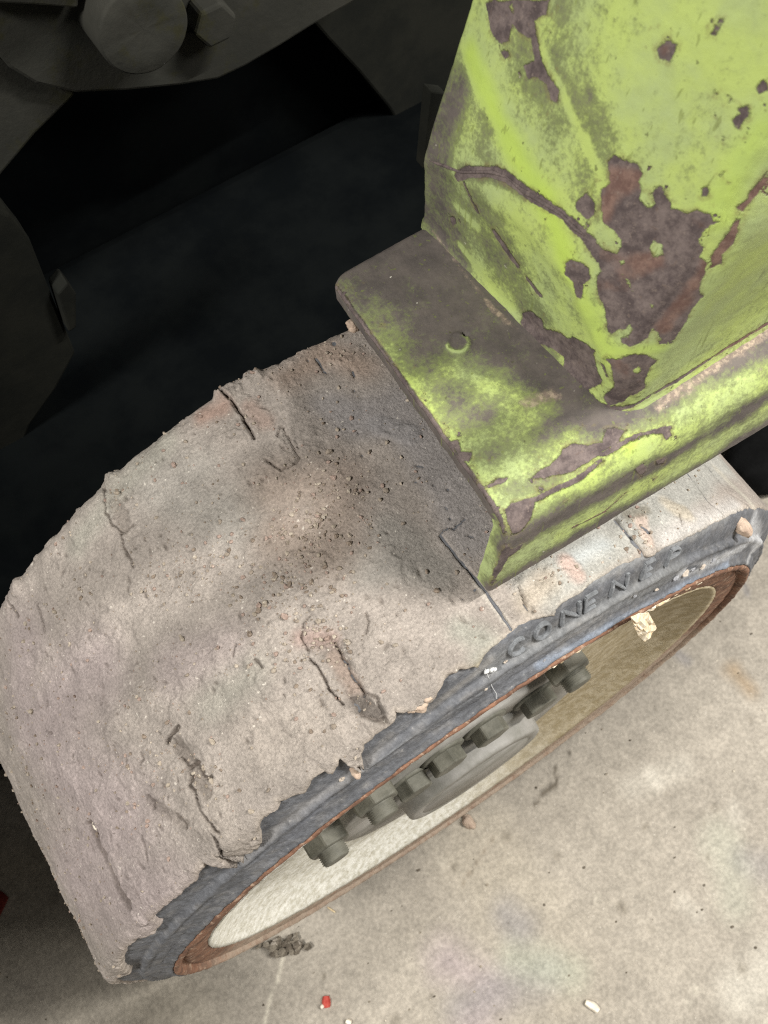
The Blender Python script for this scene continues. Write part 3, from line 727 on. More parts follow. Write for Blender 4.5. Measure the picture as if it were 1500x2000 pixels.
def build_plate():
    T = .011
    # section (y, z): flat ledge, bend, flange
    prof = [(-.226, .415), (-.070, .415)]
    for k in range(1, 13):
        a = math.pi / 2 * k / 12; prof.append((-.070 + .024 * math.sin(a), .391 + .024 * math.cos(a)))
    prof += [(-.0445, .372), (-.0425, .345)]
    top = resample(prof, .0011)
    n = np.gradient(top, axis=0); n = np.stack([-n[:, 1], n[:, 0]], 1); n /= np.linalg.norm(n, axis=1, keepdims=True)
    if n[3, 1] < 0: n = -n
    bot = top - n * T
    xs = np.linspace(0, 1, 330); L = .40
    def xfront(t):      # the front end slants: further forward towards the flange tip
        y = t[:, 0]; z = t[:, 1]
        x = np.interp(y, [-.226, -.062], [-.0355, -.0300]) + np.interp(z, [.345, .405], [.0110, .0])
        x = x - .008 * np.clip(1 - (y + .226) / .007, 0, 1) ** 2                       # rounded back corner
        return x + .0006 * fbm(np.stack([y, z, 0 * y], 1), 120, 3, 8)
    xf = xfront(top)
    nv = len(top)
    def sheet(pr, off=0.0):
        P = np.empty((len(xs), nv, 3)); P[..., 0] = xf[None, :] - (xs ** 1.0)[:, None] * L
        P[..., 1] = pr[None, :, 0] + 0.035 * xs[:, None] * L * np.clip((pr[None, :, 0] + .1) / .06, 0, 1); P[..., 2] = pr[None, :, 1]
        return P
    A = sheet(top); B = sheet(bot)
    # soft edges: pull the outermost rows in a little
    s_ = np.concatenate([[0], np.cumsum(np.linalg.norm(np.diff(top, axis=0), axis=1))])
    N = np.zeros_like(A); N[..., 1] = n[None, :, 0]; N[..., 2] = n[None, :, 1]
    X = A[..., 0]
    UV = np.stack([X, np.broadcast_to(s_, X.shape)], -1)
    rough = .0004 * fbm(A.reshape(-1, 3), 70, 4, 9) + .0002 * fbm(A.reshape(-1, 3), 300, 3, 10)
    front_d = (xf[None, :] - X).ravel()
    back_d = np.broadcast_to(s_, X.shape).ravel()
    rough -= .0016 * (1 - sstep(0, .0022, front_d)) ** 2 + .0014 * (1 - sstep(0, .002, back_d))
    A2 = A.reshape(-1, 3) + N.reshape(-1, 3) * rough[:, None]
    s = Surf(A2, N, UV)
    # a dimple with a burnt-through pin hole
    q = s.p3([(895, 668)])[0]; d = np.linalg.norm(A2 - q, axis=1)
    A2 = A2 - N.reshape(-1, 3) * (.0010 * (sstep(.0072, .0060, d) - sstep(.0058, .0040, d)) * -1)[:, None]
    q2 = s.p3([(907, 655)])[0]; d2 = np.linalg.norm(A2 - q2, axis=1)
    A2 = A2 - N.reshape(-1, 3) * (.0022 * sstep(.0022, .0008, d2))[:, None]
    # --- wear
    chip = chips(A2, UV, s, [
        c3([(560, 930), (580, 918), (600, 935), (605, 960), (635, 970), (632, 998), (605, 1000), (585, 970)]),
        c3([(1000, 960), (1040, 930), (1090, 940), (1150, 925), (1170, 880), (1250, 880), (1200, 940), (1150, 970), (1100, 1010), (1020, 1040), (940, 1060), (870, 1075), (900, 1050), (960, 1010)]),
        c3([(695, 1100), (740, 1075), (780, 1065), (770, 1085), (715, 1110)]), c3([(895, 1100), (912, 1095), (920, 1112), (905, 1120)]),
        c3([(770, 1195), (800, 1165), (880, 1150), (960, 1110), (1050, 1060), (1150, 990), (1160, 1000), (1060, 1085), (960, 1125), (890, 1170), (870, 1220), (830, 1280), (800, 1290), (780, 1230)]),
        c3([(1280, 1030), (1310, 1010), (1325, 1040), (1300, 1060)]), c3([(1362, 1000), (1400, 985), (1395, 1010), (1368, 1015)]), c3([(1000, 1160), (1020, 1150), (1018, 1172)]),
        c3([(780, 1350), (840, 1330), (830, 1345), (790, 1370)]), c3([(1390, 890), (1420, 880), (1425, 900), (1405, 920)]),
        c3([(1345, 1068), (1360, 1065), (1355, 1075)]),
        [(940, 1135), (985, 1060), (1000, 1075), (960, 1140)]],
        lines=[([(648, 560), (700, 640), (760, 730), (830, 830), (900, 925), (960, 985), (985, 1040)], .0011), (c3([(1150, 980), (1300, 900), (1420, 870)]), .0012)])
    grime = np.full(len(A2), 1.05)
    strokes(grime, A2, s, [
        ([(700, 650), (780, 740), (860, 850), (930, 960)], 75, .42, .95, 1), ([(760, 730), (850, 850), (920, 950)], 42, .28, .95, 1),
        ([(880, 720), (960, 760), (1040, 800), (1000, 880)], 70, .40, .85, 1), ([(930, 740), (960, 760)], 22, .25, .8, 1), ([(905, 870), (960, 840), (1010, 790)], 30, .3, .8, 1),
        ([(940, 930), (1060, 900), (1120, 860)], 45, .30, .9, 1),
        ([(1000, 1000), (1150, 930), (1300, 850), (1500, 740)], 62, .30, .95, .8), ([(980, 1110), (1150, 1010), (1400, 870), (1500, 800)], 60, .24, .95, .7),
        ([(1230, 870), (1260, 880)], 30, .0, .9, .9), ([(1300, 880), (1420, 820)], 26, .38, .6, 1),
        
        ([(650, 570), (690, 560), (720, 610)], 45, .85, .8, 1), ([(720, 640), (760, 660)], 30, .6, .6, 1),
        ([(900, 500), (790, 480)], 70, 1.1, .8, 1), ([(880, 650), (910, 680)], 12, .3, .0, .5),
        ([(800, 610), (790, 700)], 20, .7, .5, 1)])
    dR = np.linalg.norm(A2 - q, axis=1)
    grime -= 0.75 * np.exp(-((dR - .0058) / .0011) ** 2) * (A2[:, 1] > q[1] - .003)
    rust = np.full(len(A2), .02)
    strokes(rust, A2, s, [([(1175, 1015), (1225, 960)], 9, 1, 1, .8), ([(900, 520), (960, 610)], 14, .8, .8, 1)])
    chip = np.minimum(chip, seg_dist(UV.reshape(-1, 2), s.uv([(1120, 1030), (1180, 1000), (1222, 962)])) - .0006)
    strokes(rust, A2, s, [([(1110, 1035), (1180, 1000), (1228, 957)], 9, 1, 1, .6)])
    bright = np.zeros(len(A2)); strokes(bright, A2, s, [([(780, 740), (850, 850), (900, 920)], 30, .25, 1, 1), ([(1000, 1010), (1240, 900)], 40, .1, 1, 1), ([(1230, 870)], 26, .8, 1, 1)])
    dust = np.full(len(A2), -.1)
    strokes(dust, A2, s, [([(862, 470), (905, 530), (950, 585), (1010, 645)], 11, .50, 1, 1), ([(950, 590), (990, 630)], 13, .62, 1, 1),
                          ([(1030, 790), (1080, 770)], 32, .72, .9, 1), ([(1290, 790), (1400, 715), (1500, 650)], 32, .66, 1, 1), ([(1300, 850), (1500, 720)], 34, .35, 1, 1), ([(700, 580), (820, 480)], 50, .3, .9, 1)])
    nA = len(A2)
    B2 = B.reshape(-1, 3)
    Fa = grid_faces(len(xs), nv); Fb = grid_faces(len(xs), nv)[:, ::-1] + nA
    def strip(ia, k=6):     # join the two sheets along a row of indices
        return np.stack([ia[:-1], ia[1:], ia[1:] + nA, ia[:-1] + nA], 1)
    I = np.arange(nA).reshape(len(xs), nv)
    edges = [strip(I[0, :]), strip(I[-1, ::-1]), strip(I[::-1, 0]), strip(I[:, -1])]
    V = np.vstack([A2, B2]); F = np.vstack([Fa, Fb] + edges)
    z = lambda a, b: np.concatenate([a, b])
    gB = np.where(B2[:, 2] < .400, .25, 1.0); cB = np.full(nA, .02); grime += 1.0 * (1 - sstep(.0008, .0024, front_d)) * (A2[:, 2] > .41)
    gA = grime.copy()
    o = paint_mesh('foot_plate', V, F, z(chip, cB), z(gA, gB), z(rust, np.full(nA, .1)), z(bright, np.zeros(nA)), z(dust, np.full(nA, -.2)))
    o.data.set_sharp_from_angle(angle=math.radians(50))
    return s
PS = build_plate()

def build_column():
    # plan section (x0, y) at the plate: back edge -> left face -> rounded corner -> outer face
    r = .018
    pl = [(-.150, -.232), (-.1035, -.230), (-.1005, -.2265), (-.1015, -.222)]
    ax_, ay_ = -.1117, -.0647
    pl += [(-.1015 + (ax_ + .1015) * t, -.222 + (ay_ - r + .222) * t) for t in np.linspace(.1, 1, 8)]
    cx, cy = ax_ - r, ay_ - r
    for k in range(1, 12):
        a = math.pi / 2 * k / 11; pl.append((cx + r * math.cos(a), cy + r * math.sin(a)))
    pl += [(-.214, -.0655), (-.47, -.052)]
    pl = resample(pl, .0013)
    pl = pl[pl[:, 0] > -.38]
    zs = np.concatenate([np.arange(.4135, .64, .0013), np.linspace(.645, .86, 24)])
    X0, Z = np.meshgrid(pl[:, 0], zs, indexing='ij'); Y0 = np.broadcast_to(pl[:, 1][:, None], Z.shape)
    zc = np.interp(pl[:, 1], [-.235, -.205, -.150, -.115, -.085, -.06], [.452, .466, .476, .468, .440, .425])[:, None]
    d = np.maximum(0, Z - zc)
    k = .31 * (1 - np.exp(-d / .022)) * d + 0.0
    # the welded upper plate stands a little proud of the lower patch
    left = sstep(-.100, -.080, -Y0 * 1.0 - .19) * 0 + (Y0 < -.075)
    step = .0014 * sstep(0, .010, Z - zc) * left
    fr = np.clip((X0 + .38) / .2, 0, 1)
    P = np.stack([X0 - k * np.clip(fr, .25, 1) + step, Y0 + 0 * Z, Z], -1)
    # welded toe where it meets the foot plate
    N = grid_normals(P)
    if N[len(pl) // 3, 5, 0] < 0: N = -N
    toe = .0022 * np.exp(-np.maximum(0, Z - .4145) / .0030)
    P = P + N * toe[..., None]
    s_ = np.concatenate([[0], np.cumsum(np.linalg.norm(np.diff(pl, axis=0), axis=1))])
    UV = np.stack([np.broadcast_to(s_[:, None], Z.shape), Z], -1)
    P2 = P.reshape(-1, 3); N2 = N.reshape(-1, 3)
    P2 = P2 + N2 * (.0005 * fbm(P2, 45, 4, 71) + .00025 * fbm(P2, 260, 3, 72))[:, None]
    s = Surf(P2, N2, UV)
    big = c6b([(330, 130), (380, 88), (440, 125), (520, 150), (580, 215), (550, 280), (570, 330), (560, 400), (590, 460), (640, 475), (660, 430), (620, 360), (650, 315), (710, 320), (740, 380), (780, 420), (790, 475), (850, 480),
               (900, 530), (930, 490), (960, 480), (1000, 520), (1060, 530), (1125, 565), (1060, 590), (1000, 640), (975, 690), (1000, 750), (980, 820), (1040, 870), (1010, 930), (1000, 1000), (985, 1070), (1000, 1110), (930, 1190), (870, 1310),
               (800, 1420), (720, 1440), (690, 1370), (650, 1350), (600, 1400), (560, 1450), (480, 1465), (430, 1440), (420, 1405), (480, 1400), (510, 1340), (490, 1310), (440, 1350), (390, 1350), (350, 1380), (320, 1310), (300, 1200), (260, 1080),
               (250, 960), (290, 920), (220, 830), (150, 700), (100, 630), (20, 570), (20, 550), (70, 535), (110, 590), (150, 650), (200, 690), (300, 780), (380, 790), (420, 750), (410, 690), (350, 620), (280, 570), (270, 450), (280, 330), (340, 280)])
    low = c6b([(300, 1560), (350, 1540), (380, 1560), (480, 1535), (600, 1540), (680, 1560), (620, 1630), (580, 1720), (600, 1760), (540, 1810), (480, 1830), (440, 1870), (330, 1885), (290, 1840), (300, 1800), (380, 1760), (360, 1640), (330, 1600)])
    foot = c5([(720, 1000), (760, 985), (830, 1030), (850, 1080), (950, 1110), (985, 1150), (1010, 1135), (1090, 1170), (1135, 1215), (1150, 1300), (1185, 1390), (1180, 1410), (1120, 1440), (1110, 1480), (1060, 1440), (1010, 1370), (970, 1330), (960, 1250), (900, 1200), (820, 1170), (740, 1110), (710, 1050)])
    strip_ = c6b([(1481, 205), (1430, 260), (1340, 350), (1320, 400), (1245, 455), (1280, 500), (1240, 560), (1190, 640), (1130, 730), (1070, 820), (1060, 900), (1090, 890), (1160, 860), (1170, 800), (1230, 720), (1260, 600), (1310, 500), (1380, 400), (1481, 270)])
    polys = [big, low, foot, strip_,
             c5([(1040, 350), (1100, 300), (1140, 340), (1145, 410), (1100, 450), (1060, 410), (1035, 380)]), c5([(970, 710), (1000, 685), (1060, 690), (1110, 740), (1110, 790), (1080, 830), (1070, 900), (1040, 890), (1020, 810), (975, 770)]),
             c5([(1090, 470), (1110, 480), (1100, 510)]), c5([(1180, 1290), (1200, 1300), (1222, 1370), (1205, 1370)]),
             c2([(400, 20), (430, 0), (640, 0), (630, 60), (590, 90), (600, 170), (610, 250), (650, 310), (690, 350), (680, 400), (650, 390), (640, 330), (600, 300), (570, 310), (550, 260), (590, 240), (575, 150), (540, 130), (500, 100), (490, 160), (450, 165), (420, 110)]),
             c2([(458, 205), (480, 200), (492, 225), (470, 232)]), c2([(1072, 190), (1100, 150), (1140, 180), (1122, 240), (1080, 230)]),
             c2([(1288, 130), (1305, 75), (1325, 80), (1318, 110), (1300, 138)]), c2([(1372, 500), (1360, 470), (1390, 450), (1378, 420), (1420, 415), (1428, 450), (1400, 470), (1390, 500)]),
             c2([(1240, 740), (1265, 720), (1272, 740), (1262, 765), (1245, 765)]), c2([(1460, 345), (1480, 325), (1500, 330), (1500, 355), (1470, 360)]), c2([(1308, 690), (1330, 678), (1318, 700)]),
             c2([(1342, 380), (1358, 378), (1362, 400), (1346, 408)]), c2([(260, 850), (275, 848), (282, 870), (268, 880)]), cA([(1150, 575), (1165, 575), (1165, 600), (1155, 605)]), cA([(1200, 895), (1225, 890), (1225, 905), (1205, 908)])]
    holes = [c6b([(620, 750), (650, 715), (720, 740), (720, 800), (690, 830), (640, 800)]), c6b([(430, 950), (480, 990), (515, 1070), (490, 1060), (450, 1000)]), c6b([(500, 1640), (545, 1600), (562, 1650), (530, 1672)]),
             c6b([(400, 850), (430, 840), (440, 870), (415, 885)]), c6b([(618, 1160), (630, 1152), (640, 1165), (630, 1178)]), c2([(490, 20), (505, 0), (515, 40), (505, 60)])]
    chip = chips(P2, UV, s, polys, holes, [(c2([(290, 690), (330, 668), (420, 672), (480, 690), (540, 740), (620, 790), (690, 835)]), .0026), (c2([(690, 835), (740, 880), (800, 940)]), .0020),
                                           (c2([(310, 700), (330, 760), (370, 830)]), .0008), (c5([(560, 520), (640, 640), (690, 720)]), .0014), (c5([(745, 790), (830, 890)]), .0014),
                                           ([(1215, 800), (1262, 778), (1330, 738), (1420, 680), (1500, 632)], .0011), ([(1110, 735), (1150, 775), (1185, 797), (1215, 800)], .0016)])
    grime = np.full(len(P2), .20)
    strokes(grime, P2, s, [
        ([(850, 400), (850, 290), (890, 180)], 62, .95, .95, 1), ([(830, 420), (900, 500), (860, 350)], 50, .95, .9, 1),
        ([(930, 400), (1000, 510), (960, 480)], 60, .66, .9, 1), ([(1000, 540), (1060, 620)], 45, .6, .8, 1), ([(1060, 520), (1120, 600)], 40, .34, .6, 1),
        ([(880, 400), (960, 500), (1050, 640)], 66, .64, .8, 1), ([(905, 335), (980, 350), (1060, 390)], 22, .9, .9, 1), ([(950, 300), (940, 230)], 40, .62, .8, 1),
        ([(980, 60), (1040, 140), (1080, 200)], 60, .55, .9, 1), ([(1100, 30), (1090, 130), (1150, 230), (1180, 300)], 55, .52, .9, 1), ([(1130, 340), (1150, 400), (1165, 300)], 45, .5, .8, 1),
        ([(1150, 190)], 18, .85, .9, 1), ([(1180, 220), (1200, 260)], 30, .6, .8, 1),
        ([(1000, 180), (1080, 300), (1120, 380)], 24, .32, .6, 1),
        ([(920, 110), (960, 200), (1000, 290), (1060, 390), (1090, 430)], 30, -.25, .95, .7), ([(1060, 100), (1100, 190), (1170, 330), (1185, 380)], 14, -.05, .8, 1),
        ([(1040, 400), (1100, 440), (1110, 520)], 26, -.15, .9, .8), ([(1000, 400), (1045, 480), (1090, 560)], 10, -.1, .8, .8), ([(900, 480), (960, 560), (1000, 600)], 13, -.02, .9, .9), ([(890, 400), (930, 440)], 16, .1, .9, .9),
        ([(1130, 560), (1150, 640), (1180, 700)], 24, -.2, .9, .9), ([(1200, 690), (1290, 680)], 20, -.2, .9, .9),
        ([(1300, 100), (1450, 200)], 190, .02, .6, 1), ([(1350, 250), (1300, 300)], 60, .28, .5, 1), ([(1380, 200), (1420, 280)], 30, .4, .4, 1),
        ([(1400, 500), (1480, 420), (1380, 620)], 110, -.22, .98, .6), ([(1290, 700), (1300, 760), (1260, 770)], 30, .35, .6, 1), ([(1300, 745), (1500, 620)], 16, .25, .8, 1),
        ([(1040, 620), (1080, 700)], 22, .7, .8, 1)])
    rust = np.full(len(P2), .12)
    strokes(rust, P2, s, [([(1300, 640), (1340, 580), (1400, 500), (1500, 340)], 32, .95, 1, 1), ([(1180, 420), (1195, 350), (1270, 340)], 35, .85, 1, 1), ([(1190, 500), (1220, 530), (1280, 500)], 40, .75, 1, 1),
                          ([(1170, 560), (1230, 560)], 30, .6, 1, 1), ([(1390, 440), (1360, 430)], 26, .6, 1, 1), ([(1230, 730), (1200, 700)], 32, .62, 1, 1), ([(1300, 95)], 24, .8, 1, 1), ([(1000, 60), (1050, 150)], 40, .45, 1, 1),
                          ([(1260, 775), (1500, 632)], 10, 1, 1, .8)])
    bright = np.zeros(len(P2))
    strokes(bright, P2, s, [([(920, 110), (1000, 290), (1070, 400), (1110, 520)], 40, .9, 1, 1), ([(1130, 560), (1190, 700)], 34, .6, 1, 1), ([(1440, 330), (1480, 250), (1400, 420)], 50, .6, 1, 1), ([(1200, 680), (1290, 680)], 22, .6, 1, 1)])
    dust = np.full(len(P2), -.15)
    toe_line = ([(845, 450), (900, 520), (960, 600), (1030, 680)], 9, .62, 1, 1)
    strokes(dust, P2, s, [toe_line, ([(1230, 800), (1330, 745), (1500, 638)], 7, .45, 1, 1)])
    F = grid_faces(len(pl), len(zs))
    n0 = N[len(pl) // 3, 5]
    # orient faces outward
    v = P2[F[0]]; fn = np.cross(v[1] - v[0], v[2] - v[0])
    if (fn * N2[F[0][0]]).sum() < 0: F = F[:, ::-1]
    # inner skin 8 mm inside, closed along the rims: a real hollow leg of plate
    nA = len(P2); In = P2 - N2 * .008
    I = np.arange(nA).reshape(len(pl), len(zs))
    strip = lambda ia: np.stack([ia[:-1], ia[1:], ia[1:] + nA, ia[:-1] + nA], 1)
    FF = np.vstack([F, F[:, ::-1] + nA, strip(I[0]), strip(I[-1]), strip(I[:, 0]), strip(I[:, -1])])
    two = lambda a, b: np.concatenate([a, np.full(nA, b)])
    o = paint_mesh('column', np.vstack([P2, In]), FF, two(chip, .02), two(grime, .6), two(rust, .2), two(bright, 0), two(dust, -.2))
    return s
KS = build_column()

# weld bead along the seam of the lower patch and the toe bead on the plate
def bead(pts, surf, rad, seed, ch=-.02, gr=.9, lift=0.2):
    L = resample(surf.p3(pts), .0012); n = len(L); k = 10
    T = np.gradient(L, axis=0); T /= np.linalg.norm(T, axis=1, keepdims=True)
    A = np.cross(T, np.array([0, 0, 1.0])); A /= np.linalg.norm(A, axis=1, keepdims=True); B = np.cross(A, T)
    sarc = np.arange(n) * .0012
    r = rad * (1 + .10 * np.abs(np.sin(sarc / .0036 * np.pi)) + .8 * fbm(L, 90, 3, seed))
    r = r * np.clip(np.minimum(np.arange(n), np.arange(n)[::-1]) / 6, .15, 1)
    ph = np.linspace(0, 2 * np.pi, k, endpoint=False)
    P = L[:, None] + r[:, None, None] * (np.cos(ph)[None, :, None] * A[:, None] + np.sin(ph)[None, :, None] * B[:, None])
    F = []
    for i in range(n - 1):
        for j in range(k):
            F.append((i * k + j, i * k + (j + 1) % k, (i + 1) * k + (j + 1) % k, (i + 1) * k + j))
    m = n * k
    paint_mesh('weld_bead', P.reshape(-1, 3), F, np.full(m, ch) + .02 * (fbm(P.reshape(-1, 3), 60, 3, seed) > .25), np.full(m, gr), np.full(m, .1), np.zeros(m), np.full(m, -.1))
bead(c2([(180, 625), (240, 650), (300, 672), (420, 672), (480, 690), (540, 740), (620, 790), (690, 835), (740, 880), (790, 930)]), KS, .0009, 5)

# ================================================================== MACHINE behind
chassis = tag(empty('lift_chassis', (0, -.62, .2)), 'dark underside of the machine with round plate and pivot pin behind the wheel', 'machine chassis')
def on_ch(o): o.parent = chassis; o.matrix_parent_inverse = Matrix.Translation((0, .62, -.2)); return o
def flat_part(name, px, yplane, thick, mat, bev=.003, parent=True):
    bm = bmesh.new(); prism(bm, [hit(p, 1, yplane) for p in px], np.array([0, -thick, 0])); bevel(bm, bev, 2)
    o = from_bm(name, bm, mat); return on_ch(o)
arc = [(20 + 0, 130)]
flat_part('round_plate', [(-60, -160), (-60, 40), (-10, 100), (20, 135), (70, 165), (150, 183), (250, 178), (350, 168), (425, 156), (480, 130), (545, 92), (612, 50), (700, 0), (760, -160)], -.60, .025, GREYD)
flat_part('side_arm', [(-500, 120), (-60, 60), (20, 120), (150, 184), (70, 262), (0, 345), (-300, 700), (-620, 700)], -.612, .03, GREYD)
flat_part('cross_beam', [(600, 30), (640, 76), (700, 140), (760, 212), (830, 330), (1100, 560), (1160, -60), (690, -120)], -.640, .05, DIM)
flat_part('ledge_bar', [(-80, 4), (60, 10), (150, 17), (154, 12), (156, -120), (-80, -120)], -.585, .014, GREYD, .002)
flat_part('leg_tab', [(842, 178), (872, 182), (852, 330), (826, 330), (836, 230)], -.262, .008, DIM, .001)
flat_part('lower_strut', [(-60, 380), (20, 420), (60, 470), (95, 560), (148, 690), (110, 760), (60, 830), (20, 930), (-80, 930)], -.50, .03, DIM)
flat_part('strut_bracket', [(112, 575), (132, 552), (150, 575), (150, 640), (135, 650)], -.49, .02, DIM, .002)
bm = bmesh.new(); prism(bm, [(-.9, -.70, FZ + .004), (.62, -.70, FZ + .004), (.62, -.70, .90), (-.9, -.70, .90)], np.array([0, -.02, 0])); on_ch(from_bm('shade_panel', bm, BLACKD))  # added black sheet in place of the deep shade behind the wheel
bm = bmesh.new(); prism(bm, [(-1.3, -.34, FZ + .02), (.52, -.34, FZ + .02), (.50, -.34, -.02), (.40, -.34, .04), (-1.3, -.34, .04)], np.array([0, -.34, 0])); bevel(bm, .02, 3); on_ch(from_bm('shade_block', bm, BLACKD))  # added black block covering the floor where only shade lies
def pin(name, px, rpx, yp, length, mat):
    c = hit(px, 1, yp); r = np.linalg.norm(hit((px[0] + rpx, px[1]), 1, yp) - c)
    pr = [(yp - .05, r), (yp + length - .004, r), (yp + length - .0012, r * .985), (yp + length, r * .94), (yp + length - .002, r * .5), (yp + length - .002, .0002)]
    return on_ch(lathe(name, pr, 64, mat, center=(c[0], c[2]), jitter=.0006))
pin('pivot_pin', (243, 10), 84, -.595, .035, GREYD)
bm = bmesh.new(); c = hit((398, 22), 1, -.6); rr = .020
prism(bm, [c + np.array([rr * math.cos(a), 0, rr * math.sin(a)]) for a in np.linspace(0, 2 * np.pi, 7)[:-1]], np.array([0, .022, 0])); bevel(bm, .003, 2)
on_ch(from_bm('bolt', bm, GREYD))
bm = bmesh.new()                                                   # unseen slab added overhead to keep the light off the parts below
prism(bm, [(-2.2, -.24, .97), (.45, -.24, .97), (.45, -2.6, .97), (-2.2, -2.6, .97)], np.array([0, 0, .06])); on_ch(from_bm('shade_slab', bm, BLACKD))
bm = bmesh.new()                                                   # unseen block added beside the wheel to keep lamp light off the floor
prism(bm, [(x, y, FZ + .12) for x, y in ((.64, .02), (.63, -.20), (.46, -.60), (.32, -1.0), (.02, -1.6), (.02, -2.5), (1.8, -2.5), (1.8, .02))], np.array([0, 0, .55])); on_ch(from_bm('side_blocker', bm, BLACKD))
def hose(y, z):  # unseen hoses added overhead to cast the soft bands on the tread
    xs = np.linspace(-.62, 1.0, 60); P = np.stack([xs, y + .012 * np.sin(xs * 2.3 + y * 40), z + .015 * np.sin(xs * 1.7)], 1); k = 10; r = .0105
    ph = np.linspace(0, 2 * np.pi, k, endpoint=False)
    V = P[:, None] + r * np.stack([0 * ph, np.cos(ph), np.sin(ph)], 1)[None]
    F = [(i * k + j, i * k + (j + 1) % k, (i + 1) * k + (j + 1) % k, (i + 1) * k + j) for i in range(59) for j in range(k)]
    on_ch(link('shadow_hose', raw_mesh('shadow_hose', V.reshape(-1, 3), F), BLACKR))
hose(.133, 1.05); hose(.066, 1.05)
bm = bmesh.new(); prism(bm, [(-.72, .340, 1.2), (.30, .325, 1.2), (.30, .43, 1.2), (-.72, .37, 1.2)], np.array([0, 0, .10])); bevel(bm, .01, 2); on_ch(from_bm('shade_box', bm, GREYD))  # unseen box added above the view to shade the floor near the rim
bm = bmesh.new(); prism(bm, [(-.40, -.26, 1.03), (-.34, -.26, 1.03), (-.34, .36, 1.29), (-.40, .36, 1.29)], np.array([0, 0, .04])); on_ch(from_bm('shade_box_arm', bm, GREYD))  # bar added only to carry the unseen shading box

# black lump on the floor at the far right
def black_lump():
    c = hit((1500, 890), 2, FZ + .02)
    V, F = lump((.075, .05, .032), 77, 4, .14)
    V = V + c + np.array([-.012, .0, 0]); V[:, 2] = np.maximum(V[:, 2], FZ + .001)
    tag(link('dark_lump', raw_mesh('dark_lump', V, F), BLACKR), 'rounded black lump lying on the floor behind the wheel at the right edge', 'rubber block')
black_lump()

# ================================================================== LOOSE THINGS
def crumbs():
    """loose mud crumbs too many to count, strewn on the crust"""
    vis = np.nonzero((CSD > .004) & (CTH > -.2) & (CTH < 2.3))[0]
    cnd = rng.choice(vis, 34000)
    wgt = np.full(len(cnd), .055)
    P = CV[cnd]
    for pts, rad, k in [([(640, 980), (600, 1080), (560, 1150)], 90, .75), ([(430, 1090), (330, 1120)], 70, .5), ([(650, 1240), (590, 1260)], 45, .9), ([(420, 1530), (385, 1490)], 30, .8),
                        ([(560, 1060), (500, 1140)], 60, .6), ([(620, 1340), (700, 1380)], 40, .3), ([(1070, 1120), (1100, 1120)], 34, .55), ([(1258, 1072), (1240, 1020)], 22, .8), ([(340, 1430), (300, 1580)], 40, .35), ([(250, 1500), (300, 1330)], 90, .16),
                        ([(470, 760), (560, 720), (680, 690)], 25, .3), ([(225, 950), (250, 1000)], 22, .5)]:
        L = CS.p3(pts); mpp = np.linalg.norm(L.mean(0) - CAM) / FPX
        wgt = np.maximum(wgt, k * np.exp(-(seg_dist(P, L) / (rad * mpp)) ** 2))
    pick = cnd[rng.random(len(cnd)) < wgt * .85][:9000]
    V0, F0 = zip(*[lump((1, 1, .75), 100 + i, 1, .95) for i in range(9)])
    base = [np.array(lin(*c)) for c in ((166, 154, 138), (150, 138, 124), (178, 166, 150), (138, 124, 110), (160, 140, 128))]
    VV, FF, CC = [], [], []; n = 0
    for i in pick:
        k = rng.integers(9); r = .00045 + .0011 * rng.random() ** 3 + (.0014 * rng.random() if rng.random() < .035 else 0)
        a = rng.uniform(0, 6.28); R = np.array([[math.cos(a), -math.sin(a), 0], [math.sin(a), math.cos(a), 0], [0, 0, 1]])
        v = V0[k] * r * rng.uniform(.7, 1.3, 3) @ R.T + CV[i] + CN[i] * r * .35
        VV.append(v); FF.append(F0[k] + n); CC.append(np.tile(base[rng.integers(5)], (len(v), 1))); n += len(v)
    me = raw_mesh('mud_crumbs', np.vstack(VV), np.vstack(FF), False, None, {'col': np.vstack(CC)})
    tag(link('mud_crumbs', me, MUD), 'loose dry mud crumbs strewn over the wheel tread', 'crumbs', kind='stuff')
crumbs()

def clod(px, size, seed, label, surf=CS, mat=None, lift=.3, sub=3, cat='mud clod', name='mud_clod', rough=.55, group=None):
    p = surf.p3([px])[0] if surf is not None else hit(px, 2, FZ)
    V, F = lump(size, seed, sub, rough)
    V = V + 0.0007 * fbm(V + 5, 300, 3, seed)[:, None]
    nrm = np.array([p[0], 0, p[2]]) / np.hypot(p[0], p[2]) if surf is not None else np.array([0, 0, 1.0])
    me = raw_mesh(name, V, F, True)
    o = link(name, me, mat or CLOD); o.location = p + nrm * size[2] * lift
    return tag(o, label, cat, group)
clod((1440, 1032), (.0050, .0085, .0060), 201, 'pale broken mud clod stuck on the wheel sidewall at the far right', TS, lift=.5)
clod((820, 1380), (.0046, .0040, .0034), 202, 'pale clod overhanging the black sidewall, largest of a small cluster', TS, lift=.6)
clod((835, 1366), (.0034, .0032, .0030), 203, 'small pale clod at the upper right end of the sidewall cluster', TS, lift=.7)
clod((802, 1386), (.0024, .0022, .0022), 204, 'smallest pale clod at the lower left end of the sidewall cluster', TS, lift=.7)
clod((679, 632), (.0040, .0045, .0060), 205, 'dry mud clod under the back corner of the green foot plate', CS, MUD if False else CLOD, lift=.7)
clod((190, 1612), (.0027, .0040, .0026), 206, 'white-faced pebble sitting in a pit of the pinkish mud', CS, WHITEP, lift=-.1, cat='pebble', name='pebble', rough=.3)
clod((445, 975), (.0022, .0030, .0022), 207, 'small tan pebble on the tread below the inner edge', CS, lift=.3, cat='pebble', name='pebble', rough=.3)
clod((695, 1505), (.0022, .0050, .0024), 208, 'thin tongue of mud hanging down over the black sidewall', TS, lift=.4)
